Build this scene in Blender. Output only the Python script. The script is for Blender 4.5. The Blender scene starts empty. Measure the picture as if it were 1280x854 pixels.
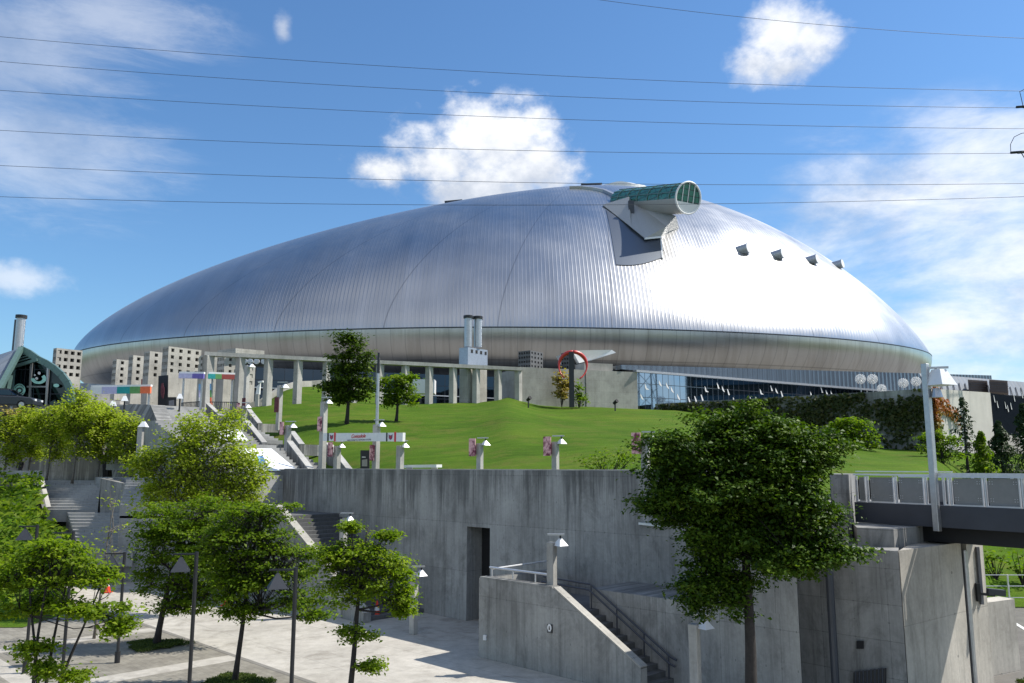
import bpy, bmesh, math, random
import numpy as np
from mathutils import Vector, Matrix
R = math.radians
rng = np.random.default_rng(7)
random.seed(7)
S = bpy.context.scene
COL = S.collection

# ------------------------------------------------------------------ camera
FPX, PITCH, EYE = 1020.0, R(8.7), 6.2          # focal length in pixels of a 1280 px wide frame
cam = bpy.data.cameras.new('camera'); camo = bpy.data.objects.new('camera', cam); COL.objects.link(camo)
cam.sensor_width = 36.0; cam.lens = 36.0 * FPX / 1280.0
cam.clip_start = 0.1; cam.clip_end = 6000
camo.location = (0, 0, EYE); camo.rotation_euler = (math.pi / 2 + PITCH, 0, 0)
S.camera = camo
S.render.engine = 'CYCLES'
S.cycles.use_denoising = True
S.cycles.max_bounces = 8; S.cycles.transparent_max_bounces = 12
S.view_settings.view_transform = 'Standard'; S.view_settings.look = 'None'
S.view_settings.exposure = 0.30; S.view_settings.gamma = 1.0

# ------------------------------------------------------------------ sun and sky
SUN_EL, SUN_AZ = R(50), R(81)                    # azimuth clockwise from +Y
sun = bpy.data.lights.new('sun', 'SUN'); suno = bpy.data.objects.new('sun', sun); COL.objects.link(suno)
sun.energy = 5.0; sun.angle = R(0.5); sun.color = (1.0, 0.95, 0.87)
sd = Vector((math.sin(SUN_AZ) * math.cos(SUN_EL), math.cos(SUN_AZ) * math.cos(SUN_EL), math.sin(SUN_EL)))
suno.rotation_euler = sd.to_track_quat('Z', 'Y').to_euler()
suno.location = (60, 0, 120)

def pix_dir(px, py):
    u, w = (px - 640) / FPX, (427 - py) / FPX
    d = Vector((u, math.cos(PITCH) - w * math.sin(PITCH), math.sin(PITCH) + w * math.cos(PITCH)))
    return d
def P(px, py, Y):                                # the world point seen at a pixel, at depth Y
    d = pix_dir(px, py); d = d * (Y / d.y)
    return Vector((d.x, d.y, d.z + EYE))
def G(px, py, z):                                # ... at height z
    d = pix_dir(px, py); d = d * ((z - EYE) / d.z)
    return Vector((d.x, d.y, z))
def UV2(u, v, z=0.0):                            # the site grid, turned 45 degrees: u runs back-left, v back-right
    return Vector(((v - u) / math.sqrt(2), (v + u) / math.sqrt(2), z))
def toUV(p):
    return (p.y - p.x) / math.sqrt(2), (p.x + p.y) / math.sqrt(2)
DU = UV2(1, 0); DV = UV2(0, 1)

world = bpy.data.worlds.new('World'); S.world = world; world.use_nodes = True
nt = world.node_tree; N = nt.nodes; L = nt.links
bg = N['Background']
sky = N.new('ShaderNodeTexSky'); sky.sky_type = 'NISHITA'; sky.sun_disc = False
sky.sun_elevation = SUN_EL; sky.sun_rotation = SUN_AZ; sky.altitude = 100; sky.air_density = 1.25; sky.dust_density = 0.4; sky.ozone_density = 2.5
bg.inputs['Strength'].default_value = 0.105
tc = N.new('ShaderNodeTexCoord')
def wmath(op, a, b=None, c=None, clamp=False):
    m = N.new('ShaderNodeMath'); m.operation = op; m.use_clamp = clamp
    for i, x in enumerate((a, b, c)):
        if x is None: continue
        if isinstance(x, (int, float)): m.inputs[i].default_value = x
        else: L.new(x, m.inputs[i])
    return m.outputs[0]
def wnoise(scale, detail, rough, sz=(1, 1, 1), off=(0, 0, 0), dist=0.0):
    mp = N.new('ShaderNodeMapping'); mp.inputs['Scale'].default_value = sz; mp.inputs['Location'].default_value = off
    L.new(tc.outputs['Generated'], mp.inputs['Vector'])
    n = N.new('ShaderNodeTexNoise'); n.inputs['Scale'].default_value = scale; n.inputs['Detail'].default_value = detail
    n.inputs['Roughness'].default_value = rough; n.inputs['Distortion'].default_value = dist
    L.new(mp.outputs[0], n.inputs['Vector'])
    return n.outputs['Fac']
n_big = wnoise(7.0, 8, 0.58, (1, 1, 1.3))
n_fine = wnoise(26.0, 8, 0.6, (1, 1, 1.4), (3, 1, 2))
n_wisp = wnoise(7.0, 9, 0.68, (1, 1, 4.0), (1.3, 0.2, 5), 0.4)
n_deck = wnoise(6.0, 9, 0.62, (1, 1, 2.6), (4.3, 2.2, 1), 0.2)
def blob(px, py, sx, sy):                        # soft elliptical mask round a direction of the sky
    d0 = pix_dir(px, py).normalized()
    rt = Vector((d0.y, -d0.x, 0)).normalized(); up = rt.cross(d0).normalized()
    def dot(vec):
        n = N.new('ShaderNodeVectorMath'); n.operation = 'DOT_PRODUCT'
        L.new(tc.outputs['Generated'], n.inputs[0]); n.inputs[1].default_value = vec
        return n.outputs['Value']
    a = wmath('MULTIPLY', dot(rt), FPX / sx); b = wmath('MULTIPLY', dot(up), FPX / sy)
    r2 = wmath('ADD', wmath('MULTIPLY', a, a), wmath('MULTIPLY', b, b))
    m = wmath('SUBTRACT', 1.0, wmath('SQRT', r2))
    front = wmath('GREATER_THAN', dot(d0), 0.2)
    return wmath('MULTIPLY', wmath('MAXIMUM', m, -1.0), front), wmath('MULTIPLY', b, 1.0)
def smooth(x, lo, hi):
    mr = N.new('ShaderNodeMapRange'); mr.interpolation_type = 'SMOOTHSTEP'
    mr.inputs['From Min'].default_value = lo; mr.inputs['From Max'].default_value = hi
    L.new(x, mr.inputs['Value']); return mr.outputs['Result']
def cumulus(blobs, namp=1.5, lo=0.05, hi=0.5, top=1.0):
    acc = None
    for bl in blobs:
        m, _ = blob(*bl)
        acc = m if acc is None else wmath('MAXIMUM', acc, m)
        if bl is blobs[0]: cumulus.b = _
    nn = wmath('ADD', wmath('MULTIPLY', wmath('SUBTRACT', n_big, 0.5), namp), wmath('MULTIPLY', wmath('SUBTRACT', n_fine, 0.5), namp * 1.0))
    return wmath('MULTIPLY', smooth(wmath('ADD', acc, nn), lo, hi), top)
c1 = cumulus([(615, 178, 100, 62), (545, 205, 105, 58), (585, 240, 120, 50), (665, 215, 85, 45), (485, 212, 60, 34)], 1.35, 0.02, 0.75, 0.95)
b1 = cumulus.b
c2 = cumulus([(975, 48, 48, 45), (945, 80, 42, 30), (1015, 50, 38, 40), (980, 85, 50, 25)], 1.35, 0.0, 0.85, 0.9)
b2 = cumulus.b
c3 = cumulus([(5, 348, 60, 24), (355, 36, 15, 24)], 1.3, 0.05, 0.95, 0.55)
def veil(blobs, nz, lo, hi, top):
    acc = None
    for bl in blobs:
        m, _ = blob(*bl); m = wmath('MAXIMUM', m, 0.0)
        acc = m if acc is None else wmath('MAXIMUM', acc, m)
    v = wmath('ADD', wmath('MULTIPLY', acc, 0.9), wmath('MULTIPLY', wmath('SUBTRACT', nz, 0.5), 1.5))
    return wmath('MULTIPLY', wmath('MULTIPLY', smooth(v, lo, hi), smooth(acc, 0.0, 0.3)), top)
c4 = veil([(1190, 235, 300, 120), (1300, 330, 350, 190), (1180, 400, 260, 150)], n_deck, 0.08, 0.95, 0.86)
c5 = veil([(20, 60, 190, 140), (60, 190, 190, 110), (150, 20, 160, 60)], n_wisp, 0.10, 0.95, 0.36)
# unseen cloud added behind the view to whiten reflections and lift the fill
sep = N.new('ShaderNodeSeparateXYZ'); L.new(tc.outputs['Generated'], sep.inputs[0])
behind = smooth(wmath('MULTIPLY', sep.outputs['Y'], -1.0), -0.35, 0.15)
aloft = smooth(sep.outputs['Z'], -0.02, 0.10)
n_all = wnoise(2.6, 8, 0.6, (1, 1, 1.6), (2.2, 7.1, 3.3))
c6 = wmath('MULTIPLY', wmath('MULTIPLY', smooth(n_all, 0.44, 0.60), behind), wmath('MULTIPLY', aloft, 0.85))
cl = c1
for c in (c2, c3, c4, c5, c6): cl = wmath('SUBTRACT', wmath('ADD', cl, c), wmath('MULTIPLY', cl, c))
ramp = N.new('ShaderNodeMix'); ramp.data_type = 'RGBA'
ramp.inputs[6].default_value = (4.6, 5.1, 6.0, 1); ramp.inputs[7].default_value = (8.6, 8.7, 8.9, 1)
f0 = smooth(wmath('ADD', wmath('MULTIPLY', n_big, 0.6), wmath('MULTIPLY', n_deck, 0.4)), 0.36, 0.56)
def lit(b): return smooth(wmath('ADD', b, wmath('MULTIPLY', wmath('SUBTRACT', n_fine, 0.5), 3.2)), -1.5, 0.35)
both = wmath('ADD', c1, c2, None, True)
f1 = wmath('ADD', wmath('MULTIPLY', c1, lit(b1)), wmath('MULTIPLY', c2, lit(b2)))
L.new(wmath('ADD', wmath('MULTIPLY', f0, wmath('SUBTRACT', 1.0, both)), f1, None, True), ramp.inputs[0])
mix = N.new('ShaderNodeMix'); mix.data_type = 'RGBA'
tint = N.new('ShaderNodeMix'); tint.data_type = 'RGBA'; tint.blend_type = 'MULTIPLY'; tint.inputs[0].default_value = 1.0
L.new(sky.outputs[0], tint.inputs[6]); tint.inputs[7].default_value = (0.66, 0.93, 1.18, 1)
L.new(cl, mix.inputs[0]); L.new(tint.outputs[2], mix.inputs[6]); L.new(ramp.outputs[2], mix.inputs[7])
L.new(mix.outputs[2], bg.inputs['Color'])

# ------------------------------------------------------------------ materials
class Mat:
    def __init__(s, name):
        s.m = bpy.data.materials.new(name); s.m.use_nodes = True
        s.nt = s.m.node_tree; s.b = s.nt.nodes['Principled BSDF']; s.out = s.nt.nodes['Material Output']
    def n(s, t, **kw):
        x = s.nt.nodes.new(t)
        for k, v in kw.items(): setattr(x, k, v)
        return x
    def l(s, a, b): s.nt.links.new(a, b)
    def coord(s, which='UV', scale=(1, 1, 1), loc=(0, 0, 0), rot=(0, 0, 0)):
        if which == 'World':
            src = s.n('ShaderNodeNewGeometry').outputs['Position']
        else:
            src = s.n('ShaderNodeTexCoord').outputs[which]
        mp = s.n('ShaderNodeMapping'); mp.inputs['Scale'].default_value = scale; mp.inputs['Location'].default_value = loc; mp.inputs['Rotation'].default_value = rot
        s.l(src, mp.inputs['Vector']); return mp.outputs[0]
    def noise(s, vec, scale, detail=5, rough=0.6, dist=0.0):
        n = s.n('ShaderNodeTexNoise'); n.inputs['Scale'].default_value = scale; n.inputs['Detail'].default_value = detail
        n.inputs['Roughness'].default_value = rough; n.inputs['Distortion'].default_value = dist
        s.l(vec, n.inputs['Vector']); return n.outputs['Fac']
    def ramp(s, fac, stops):
        r = s.n('ShaderNodeValToRGB'); cr = r.color_ramp
        while len(cr.elements) > 1: cr.elements.remove(cr.elements[-1])
        cr.elements[0].position, cr.elements[0].color = stops[0][0], (*stops[0][1], 1)
        for p, c in stops[1:]:
            e = cr.elements.new(p); e.color = (*c, 1)
        s.l(fac, r.inputs[0]); return r.outputs[0]
    def mix(s, fac, a, b, mode='MIX'):
        m = s.n('ShaderNodeMix', data_type='RGBA', blend_type=mode)
        for i, x in ((0, fac), (6, a), (7, b)):
            if isinstance(x, (int, float)): m.inputs[i].default_value = x
            elif isinstance(x, tuple): m.inputs[i].default_value = (*x, 1)
            else: s.l(x, m.inputs[i])
        return m.outputs[2]
    def math(s, op, a, b=None, clamp=False):
        m = s.n('ShaderNodeMath', operation=op, use_clamp=clamp)
        for i, x in enumerate((a, b)):
            if x is None: continue
            if isinstance(x, (int, float)): m.inputs[i].default_value = x
            else: s.l(x, m.inputs[i])
        return m.outputs[0]
    def color(s, c):
        if isinstance(c, tuple): s.b.inputs['Base Color'].default_value = (*c, 1)
        else: s.l(c, s.b.inputs['Base Color'])
    def bump(s, h, strength=0.3, dist=0.02):
        b = s.n('ShaderNodeBump'); b.inputs['Strength'].default_value = strength; b.inputs['Distance'].default_value = dist
        s.l(h, b.inputs['Height']); s.l(b.outputs[0], s.b.inputs['Normal'])
    def set(s, **kw):
        for k, v in kw.items(): s.b.inputs[k.replace('_', ' ')].default_value = v

def plain(name, c, rough=0.6, metal=0.0, var=0.12, scale=6.0):
    m = Mat(name)
    n = m.noise(m.coord('Object'), scale, 5)
    d = tuple(x * (1 - var) for x in c); e = tuple(min(1, x * (1 + var)) for x in c)
    m.color(m.ramp(n, [(0.3, d), (0.7, e)])); m.set(Roughness=rough, Metallic=metal)
    return m.m

def concrete(name, base, stain=0.5, joint=(1.8, 0.9), streak=1.0, drip=0.0):
    m = Mat(name)
    uv = m.coord('UV')
    n1 = m.noise(uv, 0.35, 8, 0.65)
    n2 = m.noise(m.coord('UV', (3.2, 0.13, 1)), 1.0, 8, 0.75)          # rain streaks running down
    n3 = m.noise(uv, 9.0, 6, 0.7)
    n4 = m.noise(m.coord('UV', (1, 0.5, 1), (7.3, 2.1, 0)), 0.8, 9, 0.75, 0.6)
    lo = tuple(x * 0.66 for x in base); hi = tuple(min(0.8, x * 1.28) for x in base)
    c = m.ramp(n1, [(0.28, lo), (0.5, base), (0.72, hi)])
    st = m.ramp(n2, [(0.34, (0.30, 0.30, 0.29)), (0.47, (0.86, 0.86, 0.86)), (0.56, (1.05, 1.05, 1.05)), (0.75, (1.22, 1.22, 1.2))])
    c = m.mix(stain * 0.75 * streak, c, st, 'MULTIPLY')
    bl = m.ramp(n4, [(0.38, (0.45, 0.45, 0.44)), (0.49, (1, 1, 1)), (0.62, (1.16, 1.16, 1.14))])
    c = m.mix(stain * 0.6, c, bl, 'MULTIPLY')
    c = m.mix(0.35, c, m.ramp(n3, [(0.3, (0.7, 0.7, 0.7)), (0.7, (1.2, 1.2, 1.2))]), 'MULTIPLY')
    br = m.n('ShaderNodeTexBrick'); br.offset = 0.0
    br.inputs['Scale'].default_value = 1.0; br.inputs['Brick Width'].default_value = joint[0]; br.inputs['Row Height'].default_value = joint[1]
    br.inputs['Mortar Size'].default_value = 0.012; br.inputs['Mortar Smooth'].default_value = 0.4
    br.inputs['Color1'].default_value = (1, 1, 1, 1); br.inputs['Color2'].default_value = (0.80, 0.80, 0.80, 1); br.inputs['Mortar'].default_value = (0.55, 0.55, 0.55, 1)
    m.l(uv, br.inputs['Vector'])
    c = m.mix(0.62, c, br.outputs['Color'], 'MULTIPLY')
    if drip:                                       # black drip marks hanging from the top edge
        sv = m.n('ShaderNodeSeparateXYZ'); m.l(uv, sv.inputs[0])
        nd = m.noise(m.coord('UV', (1.9, 0.06, 1), (5, 1, 0)), 1.0, 7, 0.8)
        dep = m.math('MULTIPLY', m.math('SUBTRACT', sv.outputs['Y'], drip - 2.6), 1 / 2.6, True)
        dm = m.math('MULTIPLY', m.math('GREATER_THAN', m.math('ADD', nd, m.math('MULTIPLY', dep, 0.20)), 0.66), 0.5)
        sm_ = m.n('ShaderNodeMapRange', interpolation_type='SMOOTHSTEP'); sm_.inputs['From Min'].default_value = 0.60; sm_.inputs['From Max'].default_value = 0.74
        m.l(m.math('ADD', nd, m.math('MULTIPLY', dep, 0.20)), sm_.inputs['Value'])
        c = m.mix(m.math('MULTIPLY', sm_.outputs['Result'], 0.65), c, (0.055, 0.057, 0.055))
    # tie holes, two rows to a shutter board
    vo = m.n('ShaderNodeTexVoronoi'); vo.inputs['Randomness'].default_value = 0.0; vo.inputs['Scale'].default_value = 1.0
    m.l(m.coord('UV', (2 / joint[0], 2 / joint[1], 1)), vo.inputs['Vector'])
    hole = m.math('MULTIPLY', m.math('LESS_THAN', vo.outputs['Distance'], 0.035), m.math('GREATER_THAN', n4, 0.47))
    c = m.mix(m.math('MULTIPLY', hole, 0.5), c, (0.06, 0.06, 0.06))
    m.color(c); m.set(Roughness=0.85)
    h = m.math('ADD', m.math('MULTIPLY', n3, 0.6), m.math('MULTIPLY', br.outputs['Fac'], -0.6))
    m.bump(h, 0.35, 0.02)
    return m.m

M = {}
M['wall'] = concrete('board_marked_concrete', (0.345, 0.34, 0.32), 0.85, (0.9, 1.95), 0.9, 6.05)
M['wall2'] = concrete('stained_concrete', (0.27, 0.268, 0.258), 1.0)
M['abut'] = concrete('abutment_concrete', (0.47, 0.44, 0.385), 0.55, (3.0, 2.2))
M['pale'] = concrete('pale_concrete', (0.40, 0.385, 0.345), 0.35, (2.4, 1.2))
M['post'] = concrete('post_concrete', (0.42, 0.41, 0.38), 0.3, (5, 5))
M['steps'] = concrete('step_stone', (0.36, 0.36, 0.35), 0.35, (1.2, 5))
M['blacksteps'] = concrete('dark_step_stone', (0.12, 0.122, 0.122), 0.6, (1.2, 5))  # even dark grey, much darker than the other step stone
M['tower'] = concrete('tower_concrete', (0.43, 0.41, 0.36), 0.35, (3, 3))
M['white'] = plain('white_paint', (0.78, 0.78, 0.76), 0.45, 0, 0.05)
M['lampshade'] = plain('lamp_shade_enamel', (0.74, 0.75, 0.76), 0.35, 0, 0.05)
M['greyshade'] = plain('grey_glass_shade', (0.022, 0.026, 0.034), 0.5, 0, 0.15)
M['black'] = plain('black_metal', (0.018, 0.019, 0.022), 0.45, 0, 0.2)
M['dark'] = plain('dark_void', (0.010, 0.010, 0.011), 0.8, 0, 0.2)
M['steel'] = plain('galvanised_steel', (0.48, 0.49, 0.50), 0.42, 0.85, 0.1)
M['rail'] = plain('brushed_rail', (0.66, 0.67, 0.68), 0.42, 0.5, 0.08)
M['girder'] = plain('dark_grey_girder', (0.05, 0.055, 0.068), 0.45, 0, 0.12, 1.2)
M['girder2'] = plain('black_girder', (0.014, 0.014, 0.015), 0.6, 0, 0.2, 1.2)
M['panel'] = plain('smoked_panel', (0.22, 0.225, 0.22), 0.3, 0, 0.06)
M['red'] = plain('red_paint', (0.55, 0.045, 0.04), 0.35, 0, 0.1)
M['cone'] = plain('cone_plastic', (0.65, 0.05, 0.02), 0.5, 0, 0.1)
M['pink'] = plain('banner_cloth_pink', (0.62, 0.28, 0.30), 0.8, 0, 0.35, 4.0); _n = M['pink'].node_tree.nodes['Color Ramp'].color_ramp; _n.elements[0].position = .42; _n.elements[0].color = (.16, .03, .06, 1); _n.elements[1].position = .56; _n.elements[1].color = (.72, .42, .42, 1)
M['maroon'] = plain('banner_cloth_maroon', (0.12, 0.03, 0.04), 0.8, 0, 0.4, 4.0)
M['blue'] = plain('logo_blue', (0.02, 0.13, 0.42), 0.5)
M['skyblue'] = plain('logo_pale_blue', (0.22, 0.45, 0.70), 0.5)
M['signred'] = plain('sign_red', (0.65, 0.03, 0.04), 0.5)
M['signtext'] = plain('sign_grey', (0.18, 0.18, 0.20), 0.5)
M['purple'] = plain('banner_purple', (0.16, 0.13, 0.42), 0.7)
M['lilac'] = plain('banner_lilac', (0.52, 0.50, 0.70), 0.7)
M['teal'] = plain('banner_teal', (0.02, 0.33, 0.32), 0.7)
M['green'] = plain('banner_green', (0.12, 0.32, 0.10), 0.7)
M['orange'] = plain('banner_orange', (0.75, 0.16, 0.06), 0.7)
M['brownred'] = plain('banner_brown_red', (0.30, 0.06, 0.05), 0.7)
M['brownbox'] = plain('plant_room_louvres', (0.10, 0.075, 0.07), 0.6)
M['mint'] = plain('mint_logo', (0.42, 0.78, 0.66), 0.5)
M['bark'] = plain('bark', (0.030, 0.026, 0.024), 0.9, 0, 0.35, 9)
M['bark2'] = plain('pale_bark', (0.15, 0.135, 0.115), 0.9, 0, 0.35, 9)
M['jacket'] = plain('dark_jacket', (0.02, 0.02, 0.025), 0.8)
M['trouser'] = plain('dark_trousers', (0.03, 0.03, 0.04), 0.8)
M['skin'] = plain('skin', (0.45, 0.28, 0.2), 0.6)
M['hair'] = plain('hair', (0.01, 0.01, 0.01), 0.6)
M['tyre'] = plain('tyre_rubber', (0.02, 0.02, 0.02), 0.8)
M['carpaint'] = plain('dark_car_paint', (0.025, 0.03, 0.04), 0.25)
M['wire'] = plain('cable', (0.05, 0.06, 0.08), 0.6, 0.2)

def metal_dome(name, ribs=0.82, base=(0.55, 0.549, 0.545), rough=0.34, stain=0.0, low=False):
    m = Mat(name)
    geo = m.n('ShaderNodeNewGeometry').outputs['Position']
    sp = m.n('ShaderNodeSeparateXYZ'); m.l(geo, sp.inputs[0])
    f = m.math('FRACT', m.math('DIVIDE', sp.outputs['X'], ribs))
    tri = m.math('ABSOLUTE', m.math('SUBTRACT', f, 0.5))                 # 0 .. .5
    seam = m.ramp(tri, [(0.0, (1, 1, 1)), (0.14, (0.15, 0.15, 0.15)), (0.2, (0, 0, 0)), (0.5, (0, 0, 0))])
    n1 = m.noise(m.coord('World', (0.25, 0.02, 0.02)), 1.0, 6, 0.6)       # panel to panel
    n2 = m.noise(m.coord('World', (1, 1, 1)), 0.05, 6, 0.65)
    lo = tuple(x * 0.82 for x in base)
    c = m.ramp(n1, [(0.3, lo), (0.7, base)])
    c = m.mix(0.35, c, m.ramp(n2, [(0.3, (0.78, 0.79, 0.80)), (0.7, (1.06, 1.05, 1.04))]), 'MULTIPLY')
    if not low: c = m.mix(m.math('MULTIPLY', seam, 0.22), c, (0.30, 0.32, 0.36))
    uv = m.coord('UV')
    su = m.n('ShaderNodeSeparateXYZ'); m.l(uv, su.inputs[0])
    g = m.math('ABSOLUTE', m.math('SUBTRACT', m.math('FRACT', su.outputs['X']), 0.5))
    c = m.mix(m.math('MULTIPLY', m.math('LESS_THAN', g, 0.006 if not low else 0.03), 0.42 if not low else 0.30), c, (0.12, 0.125, 0.14))
    if low:
        hb = m.math('LESS_THAN', m.math('ABSOLUTE', m.math('SUBTRACT', su.outputs['Y'], 0.56)), 0.010)
        c = m.mix(m.math('MULTIPLY', hb, 0.35), c, (0.12, 0.12, 0.12))
    if stain:
        n3 = m.noise(m.coord('World', (0.5, 0.03, 0.05)), 1.0, 8, 0.7)
        c = m.mix(stain, c, m.ramp(n3, [(0.42, (0.48, 0.42, 0.33)), (0.52, (1.0, 0.98, 0.94))]), 'MULTIPLY')
    m.color(c); m.set(Metallic=1.0)
    m.l(m.ramp(n2, [(0.3, (rough * 0.85,) * 3), (0.7, (rough * 1.2,) * 3)]), m.b.inputs['Roughness'])
    n5 = m.noise(m.coord('World', (0.6, 0.12, 0.12)), 1.0, 3, 0.5)
    h = m.math('ADD', m.math('MULTIPLY', seam, 1.0 if not low else 0.25), m.math('MULTIPLY', n5, 0.5))
    m.bump(h, 0.25, 0.10)
    return m.m
M['dome'] = metal_dome('ribbed_steel_roof')
M['domelow'] = metal_dome('smooth_steel_soffit', 2.4, (0.56, 0.555, 0.54), 0.33, 0.22, True)
def corrug(name, base, pitch, rough=0.35):
    m = Mat(name)
    su = m.n('ShaderNodeSeparateXYZ'); m.l(m.coord('UV'), su.inputs[0])
    s_ = m.math('SINE', m.math('MULTIPLY', su.outputs['X'], 2 * math.pi / pitch))
    n = m.noise(m.coord('UV', (0.6, 0.1, 1)), 1.0, 6)
    m.color(m.mix(m.math('MULTIPLY', m.math('GREATER_THAN', s_, 0.8), 0.4), m.ramp(n, [(0.3, tuple(x * .75 for x in base)), (0.7, base)]), tuple(x * .5 for x in base)))
    m.set(Metallic=0.9, Roughness=rough); m.bump(s_, 0.5, 0.05)
    return m.m
M['fascia'] = corrug('corrugated_fascia', (0.20, 0.235, 0.28), 0.9, 0.38); M['fascia'].node_tree.nodes['Principled BSDF'].inputs['Metallic'].default_value = 0.8
M['soffitwall'] = corrug('dark_base_panels', (0.10, 0.12, 0.15), 3.0, 0.3)
M['roofsheet'] = corrug('standing_seam_roof', (0.20, 0.235, 0.28), 0.9, 0.6); M['roofsheet'].node_tree.nodes['Principled BSDF'].inputs['Metallic'].default_value = 0.1

def glass_facade(name, base, w, h, frame=0.06, rough=0.03, metal=1.0):
    m = Mat(name)
    br = m.n('ShaderNodeTexBrick'); br.offset = 0.0
    for k, v in (('Scale', 1.0), ('Brick Width', w), ('Row Height', h), ('Mortar Size', frame * 0.5), ('Mortar Smooth', 0.0)): br.inputs[k].default_value = v
    m.l(m.coord('UV'), br.inputs['Vector'])
    fac = br.outputs['Fac']
    n = m.noise(m.coord('UV'), 0.25, 3)
    br.inputs['Color1'].default_value = (*base, 1); br.inputs['Color2'].default_value = (*[x * 0.9 for x in base], 1); br.inputs['Mortar'].default_value = (0.03, 0.035, 0.045, 1)
    m.color(br.outputs['Color'])
    m.l(m.math('MULTIPLY', m.math('SUBTRACT', 1.0, m.math('MULTIPLY', fac, 0.8)), metal), m.b.inputs['Metallic'])
    m.l(m.math('ADD', rough, m.math('MULTIPLY', fac, 0.4)), m.b.inputs['Roughness'])
    m.bump(m.math('ADD', m.math('MULTIPLY', n, 0.4), m.math('MULTIPLY', fac, 0.6)), 0.06, 0.05)
    return m.m
M['glass'] = glass_facade('reflective_window_wall', (0.26, 0.36, 0.46), 0.9, 1.55)
M['darkglass'] = glass_facade('dark_window_wall', (0.05, 0.065, 0.085), 1.6, 1.6)
M['blackglass'] = plain('black_glass', (0.012, 0.016, 0.022), 0.9, 0, 0.2); M['blackglass'].node_tree.nodes['Principled BSDF'].inputs['Specular IOR Level'].default_value = 0.0
M['greenglass'] = glass_facade('dark_green_glazing', (0.030, 0.045, 0.050), 2.2, 2.0)
M['podglass'] = glass_facade('green_tinted_glazing', (0.07, 0.24, 0.19), 1.9, 1.3, 0.16, 0.08, 0.12)
M['greenframe'] = plain('green_steel_frame', (0.12, 0.20, 0.18), 0.4, 0.3)

def lawn_mat():
    m = Mat('mown_grass')
    w = m.coord('World')
    n1 = m.noise(w, 0.12, 7, 0.65); n2 = m.noise(m.coord('World', (0.4, 1.6, 1)), 0.9, 6, 0.7); n3 = m.noise(w, 14.0, 4, 0.7)
    c = m.ramp(n1, [(0.30, (0.046, 0.100, 0.007)), (0.52, (0.068, 0.134, 0.010)), (0.72, (0.100, 0.156, 0.016))])
    c = m.mix(0.75, c, m.ramp(n2, [(0.3, (0.58, 0.64, 0.55)), (0.7, (1.36, 1.24, 1.15))]), 'MULTIPLY')
    n6 = m.noise(m.coord('World', (1, 1, 1), (3, 9, 1)), 0.45, 8, 0.75)
    c = m.mix(m.math('MULTIPLY', m.math('SUBTRACT', n6, 0.50, True), 4.0, True), c, (0.125, 0.125, 0.028))
    c = m.mix(0.5, c, m.ramp(n3, [(0.3, (0.6, 0.6, 0.6)), (0.7, (1.35, 1.35, 1.3))]), 'MULTIPLY')
    m.color(c); m.set(Roughness=1.0); m.b.inputs['Specular IOR Level'].default_value = 0.1; m.bump(m.math('ADD', n3, n2), 0.6, 0.10)
    return m.m
M['lawn'] = lawn_mat()
def ground_mat():
    m = Mat('rough_ground')
    w = m.coord('World')
    n = m.noise(w, 0.05, 8, 0.7); n3 = m.noise(w, 3.0, 5, 0.7)
    c = m.ramp(n, [(0.35, (0.05, 0.075, 0.02)), (0.5, (0.07, 0.10, 0.03)), (0.65, (0.15, 0.14, 0.11))])
    m.color(m.mix(0.4, c, m.ramp(n3, [(0.3, (0.6,) * 3), (0.7, (1.3,) * 3)]), 'MULTIPLY')); m.set(Roughness=0.95); m.bump(n3, 0.4, 0.05)
    return m.m
M['ground'] = ground_mat()
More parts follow.
